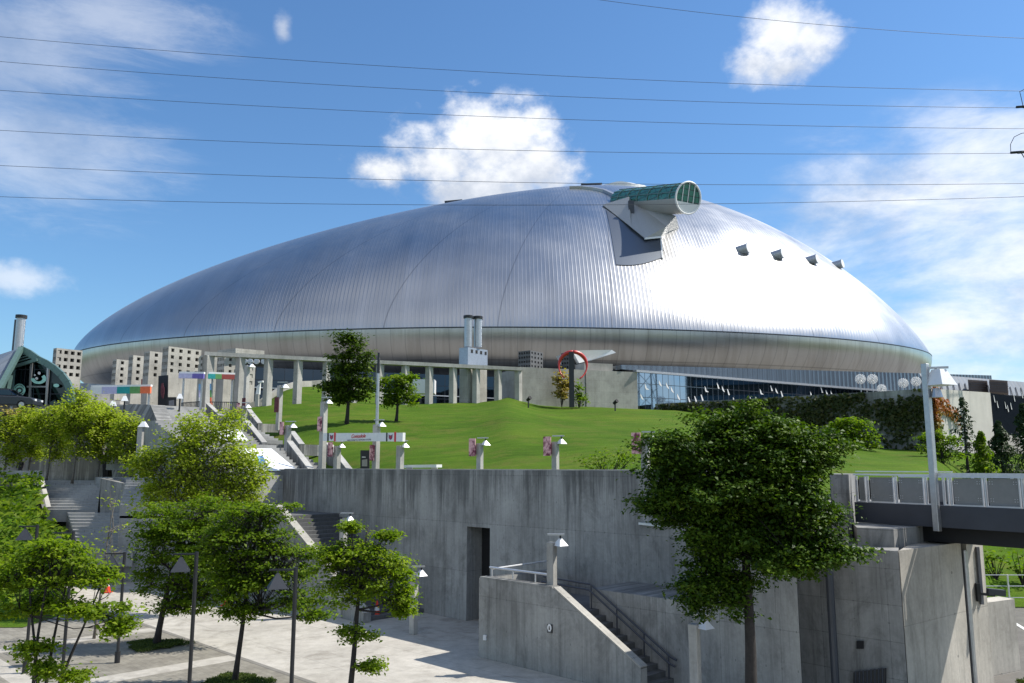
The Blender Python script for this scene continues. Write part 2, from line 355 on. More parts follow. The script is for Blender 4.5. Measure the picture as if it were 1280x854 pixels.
def plaza_mat():
    m = Mat('plaza_paving')
    rot = m.coord('World', rot=(0, 0, R(-45)))
    sp = m.n('ShaderNodeSeparateXYZ'); m.l(m.coord('World'), sp.inputs[0])
    k = 1 / math.sqrt(2)
    v = m.math('MULTIPLY', m.math('ADD', sp.outputs['X'], sp.outputs['Y']), k)
    u = m.math('MULTIPLY', m.math('SUBTRACT', sp.outputs['Y'], sp.outputs['X']), k)
    w = m.coord('World')
    n1 = m.noise(w, 0.25, 8, 0.65); n2 = m.noise(w, 2.2, 8, 0.7); n3 = m.noise(w, 22.0, 4, 0.7)
    n4 = m.noise(m.coord('World', (1, 1, 1), (9, 4, 0)), 0.7, 9, 0.72, 0.8)
    pale = m.ramp(n1, [(0.3, (0.40, 0.375, 0.33)), (0.7, (0.54, 0.51, 0.455))])
    pale = m.mix(0.75, pale, m.ramp(n2, [(0.32, (0.74, 0.73, 0.71)), (0.62, (1.08, 1.08, 1.07))]), 'MULTIPLY')
    pale = m.mix(0.55, pale, m.ramp(n4, [(0.37, (0.52, 0.50, 0.47)), (0.49, (1, 1, 1))]), 'MULTIPLY')
    cx = m.n('ShaderNodeCombineXYZ'); m.l(u, cx.inputs[0]); m.l(v, cx.inputs[1])
    def brick(wd, ht, mort, col):
        br = m.n('ShaderNodeTexBrick'); br.offset = 0.5
        for kk, vv in (('Scale', 1.0), ('Brick Width', wd), ('Row Height', ht), ('Mortar Size', mort), ('Mortar Smooth', 0.3)): br.inputs[kk].default_value = vv
        br.inputs['Color1'].default_value = (1, 1, 1, 1); br.inputs['Color2'].default_value = (0.84, 0.83, 0.82, 1); br.inputs['Mortar'].default_value = (col, col, col, 1)
        m.l(cx.outputs[0], br.inputs['Vector']); return br.outputs['Color']
    pale = m.mix(0.6, pale, brick(3.0, 3.0, 0.02, 0.6), 'MULTIPLY')
    pav = m.ramp(n1, [(0.3, (0.20, 0.185, 0.155)), (0.7, (0.31, 0.29, 0.245))])
    pav = m.mix(0.8, pav, m.ramp(n2, [(0.3, (0.55, 0.54, 0.52)), (0.65, (1.15, 1.15, 1.12))]), 'MULTIPLY')
    pav = m.mix(0.9, pav, brick(0.4, 0.2, 0.008, 0.62), 'MULTIPLY')
    def band(x, c0, hw):
        return m.math('LESS_THAN', m.math('ABSOLUTE', m.math('SUBTRACT', x, c0)), hw)
    def bandrep(x, c0, per, hw):
        a = m.math('ABSOLUTE', m.math('SUBTRACT', m.math('FRACT', m.math('ADD', m.math('DIVIDE', m.math('SUBTRACT', x, c0), per), 0.5)), 0.5))
        return m.math('LESS_THAN', a, hw / per)
    bands = m.math('MAXIMUM', bandrep(u, 26.3, 6.6, 0.42), bandrep(v, 7.6, 6.6, 0.30))
    pav = m.mix(m.math('MULTIPLY', bands, 0.85), pav, pale)
    edge = m.math('LESS_THAN', v, 13.45)
    c = m.mix(edge, pale, pav)
    c = m.mix(m.math('MULTIPLY', band(v, 13.5, 0.10), 0.7), c, (0.09, 0.085, 0.075))
    c = m.mix(0.35, c, m.ramp(n3, [(0.3, (0.75,) * 3), (0.7, (1.18,) * 3)]), 'MULTIPLY')
    m.color(c); m.set(Roughness=0.85); m.bump(m.math('ADD', n3, n2), 0.25, 0.01)
    return m.m
M['plaza'] = plaza_mat()
def asphalt():
    m = Mat('asphalt'); w = m.coord('World')
    m.color(m.ramp(m.noise(w, 1.2, 8, 0.75), [(0.3, (0.10, 0.095, 0.085)), (0.7, (0.17, 0.16, 0.145))])); m.set(Roughness=0.9); m.bump(m.noise(w, 40, 3), 0.3, 0.01)
    return m.m
M['asphalt'] = asphalt()

def leafmat(name, dark, mid, light, trans=0.35):
    m = Mat(name)
    at = m.n('ShaderNodeAttribute', attribute_name='var')
    c = m.ramp(at.outputs['Fac'], [(0.0, dark), (0.5, mid), (1.0, light)])
    m.color(c); m.set(Roughness=0.55); m.b.inputs['Specular IOR Level'].default_value = 0.2
    tr = m.n('ShaderNodeBsdfTranslucent')
    m.l(m.mix(1.0, c, (1.35, 1.5, 0.55), 'MULTIPLY'), tr.inputs['Color'])
    ms = m.n('ShaderNodeMixShader'); ms.inputs[0].default_value = trans
    m.l(m.b.outputs[0], ms.inputs[1]); m.l(tr.outputs[0], ms.inputs[2]); m.l(ms.outputs[0], m.out.inputs['Surface'])
    return m.m
M['leaf_bright'] = leafmat('bright_maple_leaf', (0.070, 0.130, 0.008), (0.150, 0.225, 0.012), (0.26, 0.325, 0.022), 0.52)
M['leaf_mid'] = leafmat('mid_green_leaf', (0.045, 0.095, 0.006), (0.110, 0.180, 0.010), (0.22, 0.29, 0.022), 0.52)
M['leaf_dark'] = leafmat('deep_green_leaf', (0.016, 0.038, 0.004), (0.055, 0.100, 0.008), (0.150, 0.210, 0.016), 0.26)
M['leaf_big'] = leafmat('big_tree_leaf', (0.014, 0.036, 0.004), (0.046, 0.096, 0.007), (0.125, 0.190, 0.015), 0.26)
M['leaf_lime'] = leafmat('lime_leaf', (0.17, 0.22, 0.016), (0.28, 0.34, 0.032), (0.42, 0.45, 0.09), 0.60)
M['leaf_yellow'] = leafmat('golden_leaf', (0.25, 0.20, 0.05), (0.35, 0.27, 0.08), (0.45, 0.33, 0.12), 0.35)
M['leaf_conifer'] = leafmat('conifer_needle', (0.010, 0.026, 0.008), (0.022, 0.046, 0.013), (0.05, 0.085, 0.025), 0.15)
M['leaf_ivy'] = leafmat('ivy_leaf', (0.022, 0.035, 0.008), (0.04, 0.055, 0.012), (0.075, 0.075, 0.02), 0.2)
M['leaf_red'] = leafmat('autumn_ivy_leaf', (0.25, 0.07, 0.02), (0.33, 0.12, 0.03), (0.14, 0.17, 0.03), 0.25)
M['grassblade'] = leafmat('grass_blade', (0.035, 0.06, 0.008), (0.055, 0.09, 0.012), (0.10, 0.125, 0.025), 0.3)

# ------------------------------------------------------------------ builders
class MB:
    def __init__(s): s.v = []; s.f = []; s.mi = []; s.mats = []; s.uv = None; s.cur = 0
    def mat(s, m):
        if m not in s.mats: s.mats.append(m)
        s.cur = s.mats.index(m); return s
    def add(s, vs, fs):
        o = len(s.v); s.v += [tuple(x) for x in vs]
        for f in fs: s.f.append(tuple(i + o for i in f)); s.mi.append(s.cur)
        return s
    def box(s, c, size, rz=0.0, m=None):
        x, y, z = size[0] / 2, size[1] / 2, size[2] / 2
        vs = [Vector((a * x, b * y, d * z)) for d in (-1, 1) for a, b in ((-1, -1), (1, -1), (1, 1), (-1, 1))]
        rot = Matrix.Rotation(rz, 3, 'Z')
        vs = [rot @ q + Vector(c) for q in vs]
        return s.add(vs, [(3, 2, 1, 0), (4, 5, 6, 7), (0, 1, 5, 4), (1, 2, 6, 5), (2, 3, 7, 6), (3, 0, 4, 7)])
    def prism(s, pts, z0, z1):                    # plan polygon (counter-clockwise), z1 may be a list per point
        n = len(pts)
        z0 = z0 if isinstance(z0, (list, tuple)) else [z0] * n
        z1 = z1 if isinstance(z1, (list, tuple)) else [z1] * n
        ar = sum(pts[i][0] * pts[(i + 1) % n][1] - pts[(i + 1) % n][0] * pts[i][1] for i in range(n))
        if ar < 0: pts = pts[::-1]; z0 = z0[::-1]; z1 = z1[::-1]
        vs = [(p[0], p[1], z) for p, z in zip(pts, z0)] + [(p[0], p[1], z) for p, z in zip(pts, z1)]
        fs = [tuple(range(n))[::-1], tuple(range(n, 2 * n))] + [(i, (i + 1) % n, (i + 1) % n + n, i + n) for i in range(n)]
        return s.add(vs, fs)
    def extrude(s, poly, d):                      # any planar 3-D polygon pushed along vector d
        n = len(poly); d = Vector(d); poly = [Vector(p) for p in poly]
        nr = Vector((0, 0, 0))
        for i in range(n): nr += poly[i].cross(poly[(i + 1) % n])
        if nr.dot(d) > 0: poly = poly[::-1]
        vs = poly + [p + d for p in poly]
        return s.add(vs, [tuple(range(n)), tuple(range(n, 2 * n))[::-1]] + [((i + 1) % n, i, i + n, (i + 1) % n + n) for i in range(n)])
    def bar(s, a, b, w, h=None, up=(0, 0, 1)):    # rectangular bar between two points
        a, b = Vector(a), Vector(b); h = h or w; d = (b - a).normalized()
        u = Vector(up)
        if abs(d.dot(u)) > 0.95: u = Vector((1, 0, 0)) if abs(d.x) < 0.9 else Vector((0, 1, 0))
        sx = d.cross(u).normalized() * w / 2; sy = sx.cross(d).normalized() * h / 2
        vs = [a - sx - sy, a + sx - sy, a + sx + sy, a - sx + sy, b - sx - sy, b + sx - sy, b + sx + sy, b - sx + sy]
        return s.add(vs, [(0, 1, 2, 3), (7, 6, 5, 4), (1, 0, 4, 5), (2, 1, 5, 6), (3, 2, 6, 7), (0, 3, 7, 4)])
    def tube(s, pts, rad, n=8, cap=True):
        pts = [Vector(p) for p in pts]; m = len(pts)
        rad = rad if isinstance(rad, (list, tuple)) else [rad] * m
        o = len(s.v); prev = None
        for i, p in enumerate(pts):
            d = (pts[min(i + 1, m - 1)] - pts[max(i - 1, 0)]).normalized()
            if prev is None:
                a = d.orthogonal().normalized()
            else:
                a = (prev - d * prev.dot(d)); a = a.normalized() if a.length > 1e-6 else d.orthogonal().normalized()
            prev = a; b = d.cross(a)
            for k in range(n):
                t = 2 * math.pi * k / n
                s.v.append(tuple(p + (a * math.cos(t) + b * math.sin(t)) * rad[i]))
        for i in range(m - 1):
            for k in range(n):
                s.f.append((o + i * n + k, o + i * n + (k + 1) % n, o + (i + 1) * n + (k + 1) % n, o + (i + 1) * n + k)); s.mi.append(s.cur)
        if cap:
            s.f.append(tuple(o + k for k in range(n))[::-1]); s.mi.append(s.cur)
            s.f.append(tuple(o + (m - 1) * n + k for k in range(n))); s.mi.append(s.cur)
        return s
    def build(s, name, m=None, parent=None, smooth=False, bevel=0.0):
        me = bpy.data.meshes.new(name)
        me.from_pydata(s.v, [], s.f)
        if m is not None: me.materials.append(m)
        else:
            for x in s.mats: me.materials.append(x)
            me.polygons.foreach_set('material_index', s.mi)
        me.update()
        auto_uv(me)
        if smooth: me.polygons.foreach_set('use_smooth', [True] * len(me.polygons))
        o = bpy.data.objects.new(name, me); COL.objects.link(o)
        if parent is not None:
            o.parent = parent
            o.matrix_parent_inverse = parent.matrix_basis.inverted()
        if bevel:
            b = o.modifiers.new('bevel', 'BEVEL'); b.width = bevel; b.segments = 1; b.limit_method = 'ANGLE'; b.angle_limit = R(40)
        return o

def auto_uv(me):                                  # metres along the face, metres up
    if not me.polygons: return
    uvl = me.uv_layers.new(name='UVMap')
    nl = len(me.loops); co = np.empty(len(me.vertices) * 3); me.vertices.foreach_get('co', co); co = co.reshape(-1, 3)
    li = np.empty(nl, np.int64); me.loops.foreach_get('vertex_index', li)
    lt = np.empty(len(me.polygons), np.int64); me.polygons.foreach_get('loop_total', lt)
    nm = np.empty(len(me.polygons) * 3); me.polygons.foreach_get('normal', nm); nm = nm.reshape(-1, 3)
    ln = np.repeat(nm, lt, axis=0); p = co[li]
    flat = np.abs(ln[:, 2]) > 0.75
    h = np.hypot(ln[:, 0], ln[:, 1]); h[h < 1e-6] = 1
    tx, ty = -ln[:, 1] / h, ln[:, 0] / h
    k = 1 / math.sqrt(2)
    u = np.where(flat, (p[:, 1] - p[:, 0]) * k, p[:, 0] * tx + p[:, 1] * ty); v = np.where(flat, (p[:, 0] + p[:, 1]) * k, p[:, 2])
    uvl.data.foreach_set('uv', np.stack([u, v], 1).ravel())

def thing(name, label, cat, loc=(0, 0, 0), group=None):
    o = bpy.data.objects.new(name, None); COL.objects.link(o); o.location = loc; o.empty_display_size = 0.3
    return tag(o, label, cat, group)
def tag(o, label=None, cat=None, group=None, kind=None):
    if label: o['label'] = label; o['kind'] = 'thing'
    if cat: o['category'] = cat
    if group: o['group'] = group
    if kind: o['kind'] = kind
    return o
def struct(o): o['kind'] = 'structure'; return o
def copy_tree(o, parent=None):
    c = o.copy(); COL.objects.link(c)
    if parent is not None: c.parent = parent
    for ch in list(o.children): copy_tree(ch, c)
    return c

# ================================================================== THE GROUND
def grid_mesh(name, xs, ys, fz, m, keep=None):
    vs = []; idx = {}; fs = []
    for j, y in enumerate(ys):
        for i, x in enumerate(xs):
            idx[i, j] = len(vs); vs.append((x, y, fz(x, y)))
    for j in range(len(ys) - 1):
        for i in range(len(xs) - 1):
            if keep and not keep((xs[i] + xs[i + 1]) / 2, (ys[j] + ys[j + 1]) / 2): continue
            fs.append((idx[i, j], idx[i + 1, j], idx[i + 1, j + 1], idx[i, j + 1]))
    mb = MB(); mb.add(vs, fs); return mb.build(name, m, smooth=True)

mb = MB(); mb.add([(-3000, -3000, -0.03), (3000, -3000, -0.03), (3000, 4000, -0.03), (-3000, 4000, -0.03)], [(0, 1, 2, 3)])
struct(mb.build('ground', M['ground']))
# the plaza: one sheet from behind the camera to the foot of the walls
mb = MB()
pl = [UV2(70, -40), UV2(-25, -40), UV2(-25, 20), UV2(9, 20), UV2(9, 26), UV2(70, 26)]
mb.prism([(p.x, p.y) for p in pl], -0.8, 0.0)
struct(mb.build('plaza', M['plaza']))

def sm(t): t = min(1, max(0, t)); return t * t * (3 - 2 * t)
KY = [(-.75, 66), (-.5, 70), (-.37, 75), (-.26, 78), (0, 87), (.154, 92), (.19, 91), (.50, 75), (.515, 73), (.62, 80), (.9, 90)]
KZ = [(-.75, 11.2), (-.37, 11.2), (-.30, 11.9), (-.20, 12.3), (-.09, 12.55), (-.045, 12.65), (-.02, 13.1), (-.003, 13.55), (.012, 13.2), (.035, 12.75), (.06, 12.6), (.154, 12.75), (.2, 12.4), (.30, 10.5), (.45, 7.9), (.52, 7.4), (.9, 7.2)]
def itp(T, k): return float(np.interp(k, [a for a, _ in T], [b for _, b in T]))
def lawn_z(x, y):
    k = x / max(y, 1.0)
    t = sm((k - 0.50) / 0.07)
    ys = (34.0 / (1 + k) + 2.0) * (1 - t) + 37.5 * t if k > -0.6 else 60
    z0 = 5.3 * (1 - t) - 0.02 * t
    yc = itp(KY, k); zc = itp(KZ, k)
    s_ = (y - ys) / (yc - ys)
    z = z0 + (zc - z0) * max(0.0, min(1.0, s_)) ** 0.92
    z += 0.10 * math.sin(x * 0.45 + y * 0.12) * sm(s_ * 4) * sm((1.2 - s_) * 4) + 0.06 * math.sin(x * 0.21 - y * 0.33)
    if y > yc:
        back = 2.9 * sm((-0.10 - k) / 0.10) * sm((k + 0.33) / 0.06)
        z += back * sm((y - yc) / 13)
        if k > 0.17: z += 0
    return z
def lawn_keep(x, y):
    k = x / max(y, 1)
    v = (x + y) / math.sqrt(2); u = (y - x) / math.sqrt(2)
    if k < 0.57 and v < 23.6: return False
    if k >= 0.40 and k < 0.60 and y < 33: return False
    if k < -0.34 - 0: return False
    return y > 24 and not (k > 0.57 and y < 37.5) and not (k > -0.10 and y > itp(KY, k) + 1.5) and not y > itp(KY, k) + 26
xs = np.concatenate([np.arange(-50, 70, 0.8), np.arange(70, 160, 6)]); ys = np.concatenate([np.arange(25, 112, 0.8), np.arange(112, 200, 8)])
struct(grid_mesh('lawn', list(xs), list(ys), lawn_z, M['lawn'], lawn_keep))

# the upper concourse level round the stadium, left of the lawn
mb = MB(); a = [P(-160, 500, 67), P(120, 500, 66), P(196, 500, 67.5), P(256, 500, 70), P(262, 500, 100), P(-500, 500, 150), P(-500, 500, 67)]
mb.prism([(p.x, p.y) for p in a], 6.0, 11.2)
struct(mb.build('upper_concourse', M['steps']))
mb = MB(); mb.prism([(-150, 104), (-30, 101), (2, 92), (15, 93.5), (47, 113.5), (80, 134), (260, 200), (260, 360), (-260, 360), (-260, 150)], 3, 11.3); struct(mb.build('stadium_apron', plain('apron_paving', (0.20, 0.195, 0.185), 0.9, 0, .2, .3)))
mb = MB(); mb.prism([(16.5, 92.8), (37.8, 73.6), (50.6, 86.6), (80, 118), (80, 133), (46, 112), (14.4, 92.2)], 3, 12.25); struct(mb.build('stadium_terrace', M['pale']))
# road, kerb and pavement at far right below the bridge
mb = MB(); mb.add([(12, 18.0, -0.020), (60, 18.0, -0.020), (60, 37.6, -0.020), (12, 37.6, -0.020)], [(0, 1, 2, 3)]); struct(mb.build('road', M['asphalt']))
mb = MB()
for q in ((P(1264, 777, 38.0), P(1282, 790, 36.0)),):
    a, b = G(1262, 775, -0.012), G(1292, 793, -0.012); d = (b - a).normalized(); n_ = Vector((-d.y, d.x, 0)) * 0.08
    mb.add([a - n_, b - n_, b + n_, a + n_], [(0, 1, 2, 3)])
    a, b = G(1245, 757, -0.012), G(1330, 761, -0.012); d = (b - a).normalized(); n_ = Vector((-d.y, d.x, 0)) * 0.08
    mb.add([a - n_, b - n_, b + n_, a + n_], [(0, 1, 2, 3)])
struct(mb.build('road_markings', M['white']))
mb = MB(); mb.prism([(11.0, 18), (30, 18), (30, 23.9), (15.2, 24.0), (13.6, 23.4)], -0.1, 0.06); struct(mb.build('pavement', M['pale']))

# ================================================================== STADIUM
Q = dict(cx=-2.83, cy=235.0, a=119.27, b=75.67, zs=35.553, tilt=0.042, ax=28.3, ay=242.37, hz=89.55, pl=1.287, ql=1.589, pr=1.816, qr=1.231, n=1.902, tf=2.141)
def rim(ph):
    c, s_ = math.cos(ph), math.sin(ph)
    sg = lambda t: (1 if t > 0 else -1) * abs(t) ** (2 / Q['n'])
    return Q['cx'] + Q['a'] * sg(c), Q['cy'] + Q['b'] * sg(s_), Q['zs'] + Q['tilt'] * c + Q['tf'] * s_
def dome_pt(ph, r):
    X, Y, zr = rim(ph); w = 0.5 + 0.5 * math.cos(ph)
    p = Q['pl'] * (1 - w) + Q['pr'] * w; q = Q['ql'] * (1 - w) + Q['qr'] * w
    return Vector((Q['ax'] + (X - Q['ax']) * r, Q['ay'] + (Y - Q['ay']) * r, zr + (Q['hz'] - zr) * (1 - r ** p) ** (1 / q)))
stadium = thing('stadium', 'vast silver metal domed stadium filling the middle of the view', 'stadium', (0, 235, 11))
def surf_uv(name, rows, m, seams, parent):
    nr, nc = len(rows), len(rows[0])
    vs = [p for r_ in rows for p in r_]
    fs = []
    for i in range(nr - 1):
        for j in range(nc - 1): fs.append((i * nc + j, (i) * nc + j + 1, (i + 1) * nc + j + 1, (i + 1) * nc + j))
    me = bpy.data.meshes.new(name); me.from_pydata([tuple(p) for p in vs], [], fs); me.materials.append(m); me.update()
    uvl = me.uv_layers.new(name='UVMap'); d = []
    for f in me.polygons:
        for li in f.loop_indices:
            vi = me.loops[li].vertex_index; d += [(vi % nc) / (nc - 1) * seams, (vi // nc) / (nr - 1)]
    uvl.data.foreach_set('uv', d); me.polygons.foreach_set('use_smooth', [True] * len(me.polygons))
    o = bpy.data.objects.new(name, me); COL.objects.link(o); o.parent = parent; o.matrix_parent_inverse = parent.matrix_basis.inverted()
    return o
NPH = 320
phs = [2 * math.pi * j / NPH for j in range(NPH + 1)]
rs = [1 - (1 - t) ** 1.0 for t in np.linspace(0.012, 1, 90)]
rs = [math.sin(t * math.pi / 2) ** 0.9 for t in np.linspace(0.012, 1, 100)]
surf_uv('roof_shell', [[dome_pt(ph, r) for ph in phs] for r in rs], M['dome'], 30, stadium)
rows = []
for t in np.linspace(0, 1, 22):
    an = t * R(100); row = []
    for ph in phs:
        X, Y, z = rim(ph); c, s_ = math.cos(ph), math.sin(ph)
        nx, ny = c / Q['a'], s_ / Q['b']; ln = math.hypot(nx, ny); nx /= ln; ny /= ln
        left = 0.5 - 0.5 * c
        dp = 9.0 - 0.6 * left; inn = 9.5
        row.append(Vector((X - nx * inn * (1 - math.cos(an)) + nx * 0.25, Y - ny * inn * (1 - math.cos(an)) + ny * 0.25, z - 0.12 - dp * math.sin(an))))
    rows.append(row)
surf_uv('lower_shell', rows[::-1], M['domelow'], 240, stadium)
mb = MB()
for j in range(NPH):
    (x0, y0, z0), (x1, y1, z1) = rim(phs[j]), rim(phs[j + 1])
    mb.bar((x0, y0, z0), (x1, y1, z1), 0.55, 0.26)
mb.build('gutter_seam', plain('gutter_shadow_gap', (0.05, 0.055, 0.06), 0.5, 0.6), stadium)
# base wall under the shell
mb = MB(); pts = []
for j in range(0, NPH, 4):
    X, Y, z = rim(phs[j]); pts.append((Q['cx'] + (X - Q['cx']) * 0.90, Q['cy'] + (Y - Q['cy']) * 0.88))
mb.prism(pts, 5.0, 29.5); mb.build('base_wall', M['soffitwall'], stadium)
# ridge crescent and roof opening on the crown
mb = MB()
def on_dome(px, py):                              # first hit of a pixel ray on the roof shell
    d = pix_dir(px, py).normalized(); o = Vector((0, 0, EYE))
    best = None
    from mathutils.bvhtree import BVHTree
    global BV
    try: BV
    except NameError:
        vs = []; fs = []; nc = NPH + 1
        for r in rs:
            for ph in phs: vs.append(dome_pt(ph, r))
        for i in range(len(rs) - 1):
            for j in range(nc - 1): fs.append((i * nc + j, i * nc + j + 1, (i + 1) * nc + j + 1, (i + 1) * nc + j))
        BV = BVHTree.FromPolygons(vs, fs)
    h = BV.ray_cast(o, d)
    return (h[0], h[1] if h[1].z > 0 else -h[1]) if h[0] is not None else None
def dome_strip(pix, width, lift, name, m):
    hs = [on_dome(*p) for p in pix]; hs = [h for h in hs if h]
    mb = MB()
    for (p, n0), (q, n1) in zip(hs[:-1], hs[1:]):
        mb.bar(p + n0 * lift * 0.3, q + n1 * lift * 0.3, width, lift, up=n0)
    if mb.v: mb.build(name, m, stadium)
dome_strip([(712, 236), (728, 236), (742, 237.5), (755, 240), (766, 245), (772, 249)], 0.9, 0.9, 'ridge_lip', M['steel'])
# crown deck: the pale ring that stands proud of the shell behind the lip
mb = MB()
top = [(Q['ax'] + 4 + 9 * math.cos(t), Q['ay'] - 4 + 8 * math.sin(t)) for t in np.linspace(0, 2 * math.pi, 40, endpoint=False)]
mb.prism(top, 86.0, [88.9 + 0.3 * math.sin(i * 0.9) for i in range(40)]); mb.build('crown_deck', M['white'], stadium)
mb = MB(); a = P(556, 253.4, 226); b = P(578, 251.4, 226); mb.bar(a, b, 2.0, 0.4); mb.build('ridge_slot', M['girder'], stadium)
for a, b in ((P(726, 232.2, 235), P(752, 231.4, 235)), (P(768, 232.0, 236), P(800, 233.6, 236))):
    mb = MB(); mb.bar(a, b, 3.0, 0.35); mb.build('ridge_slot', M['girder'], stadium)

# observation pod: a slanting glazed tube on a steel wedge, reaching out of the roof
hit, nrm = on_dome(800, 262)
front = P(860, 247.5, hit.y - 16); rearp = P(776, 254, hit.y + 6)
ax_ = (front - rearp).normalized()
sxv = ax_.cross(Vector((0, 0, 1))).normalized(); upv = sxv.cross(ax_).normalized()
rad = 20.5 / FPX * front.y
pod = bpy.data.objects.new('observation_deck', None); COL.objects.link(pod); pod.location = hit; pod.parent = stadium; pod.matrix_parent_inverse = stadium.matrix_basis.inverted()
def ring(c, r, ry, a0, a1, n): return [c + sxv * (r * math.cos(t)) + upv * (ry * math.sin(t)) for t in np.linspace(a0, a1, n)]
pod['label'] = 'glazed observation tube sticking out of the roof'
def loft(mb, A, B):
    n = len(A); mb.add(list(A) + list(B), [(i, i + 1, n + i + 1, n + i) for i in range(n - 1)])
segs = [rearp + (front - rearp) * t for t in np.linspace(0, 1, 6)]
mb = MB()
for A_, B_ in zip(segs[:-1], segs[1:]): loft(mb, ring(A_, rad * .93, rad * .93, R(-12), R(192), 20), ring(B_, rad * .93, rad * .93, R(-12), R(192), 20))
mb.build('glazed_vault', M['podglass'], pod, smooth=True)
mb = MB()
for A_, B_ in zip(segs[:-1], segs[1:]): loft(mb, ring(A_, rad * .98, rad * 1.0, R(190), R(350), 18), ring(B_, rad * .98, rad * 1.0, R(190), R(350), 18))
A_ = ring(rearp, rad * .98, rad * 1.0, R(190), R(350), 18)
mb.build('trough', plain('pod_cladding', (0.42, 0.41, 0.38), 0.5, 0.2), pod, smooth=True)
mb = MB(); fr = front - ax_ * 0.1
rr = ring(fr, rad * 0.97, rad * 0.97, 0, 2 * math.pi, 41)[:-1]; mb.add(rr, [tuple(range(40))])
mb.build('front_glazing', M['podglass'], pod)
mb = MB(); A_ = ring(front, rad * 0.97, rad * 0.97, R(198), R(342), 20); mb.add(A_, [tuple(range(20))]); mb.build('front_apron', M['white'], pod)
mb = MB(); mb.tube(ring(front + ax_ * 0.1, rad, rad, 0, 2 * math.pi, 41), 0.22, 6); mb.build('rim_frame', M['white'], pod)
for t in np.linspace(0.12, 0.9, 6):
    c_ = rearp + (front - rearp) * t
    mb = MB(); mb.tube(ring(c_, rad * .95, rad * .95, R(-10), R(190), 18), 0.16, 5); mb.build('hoop', M['greenframe'], pod)
for t in np.linspace(15, 165, 6):
    o_ = sxv * math.cos(R(t)) * rad * .95 + upv * math.sin(R(t)) * rad * .95
    mb = MB(); mb.bar(rearp + o_, front + o_, 0.2); mb.build('purlin', M['greenframe'], pod)
# struts of the front window
for t in (-0.45, 0.0, 0.45):
    mb = MB(); hgt = math.sqrt(max(0, 1 - t * t)) * rad * .95
    mb.bar(front + sxv * t * rad * 1.0 - upv * 0.3 * rad, front + sxv * t * rad + upv * hgt, 0.18); mb.build('window_bar', M['white'], pod)
# darker blue grey plate, set just proud of the roof skin below the wedge
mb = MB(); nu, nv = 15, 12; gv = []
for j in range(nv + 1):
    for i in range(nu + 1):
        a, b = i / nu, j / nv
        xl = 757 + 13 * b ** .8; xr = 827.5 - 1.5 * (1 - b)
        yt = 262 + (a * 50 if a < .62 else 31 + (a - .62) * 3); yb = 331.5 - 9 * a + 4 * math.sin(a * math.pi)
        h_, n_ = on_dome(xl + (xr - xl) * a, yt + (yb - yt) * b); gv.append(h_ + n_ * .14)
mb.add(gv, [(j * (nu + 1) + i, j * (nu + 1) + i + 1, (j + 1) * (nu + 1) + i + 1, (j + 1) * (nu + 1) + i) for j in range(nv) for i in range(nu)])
rp = Mat('blue_grey_plate'); rp.color((0.15, 0.17, 0.20)); rp.set(Metallic=0.9, Roughness=0.42)
mb.build('dark_plate', rp.m, pod, smooth=True)
# steel wedge plates
clad = plain('wedge_cladding', (0.40, 0.40, 0.39), 0.45, 0.3)
tip = on_dome(753, 257)[0]; base = on_dome(822, 301)[0]
mb = MB()
dyo = lambda px, py: on_dome(px, py)[0].y
mb.extrude([P(753, 256, dyo(753, 257) - .6), P(786, 246, dyo(786, 256) - 6), P(789, 284, dyo(789, 284) - 1.6)], Vector((2.5, 4, -1.5)))
mb.build('side_plate', clad, pod)
mb = MB(); mb.extrude([P(789, 250, dyo(789, 256) - 5), P(845, 270, front.y + 4), P(833, 283, dyo(833, 283) - 6), P(826, 296, dyo(826, 296) - 1.2), P(806, 298, dyo(806, 298) - 1.4), P(789, 284, dyo(789, 284) - 1.6)], Vector((2.0, 6.5, -1.0)))
mb.build('wedge', clad, pod)
mb = MB(); mb.bar(P(806, 298.5, dyo(806, 298) - 1.6), P(826, 296.5, dyo(826, 296) - 1.4), 0.35, 0.4); mb.bar(P(826, 296, dyo(826, 296) - .3), P(828, 323, dyo(828, 323) - .3), 0.3, 0.4); mb.build('edge_trim', M['white'], pod)
mb = MB(); mb.box(P(789, 263, dyo(789, 263) - 5.2), (1.3, 1.0, 4.5)); mb.build('access_shaft', M['girder'], pod)
# four ventilation stubs on the right flank
for (px, py, r_) in ((927, 313, 6.6), (970, 319.5, 6.4), (1013, 326, 6.0), (1045, 332, 5.6)):
    h, n_ = on_dome(px, py); rr_ = r_ * h.y / FPX
    d = Vector((0.72, -0.62, 0.12)).normalized()
    mb = MB(); mb.tube([h - d * 3.0, h + d * 1.6], rr_, 20); mb.tube([h + d * 1.55, h + d * 1.75], [rr_ * 1.08] * 2, 20)
    o = mb.build('vent_stub', M['steel'], stadium)
    mb2 = MB(); mb2.tube([h + d * 1.76, h + d * 1.80], rr_ * 0.98, 20); mb2.build('vent_cap', M['white'], o)

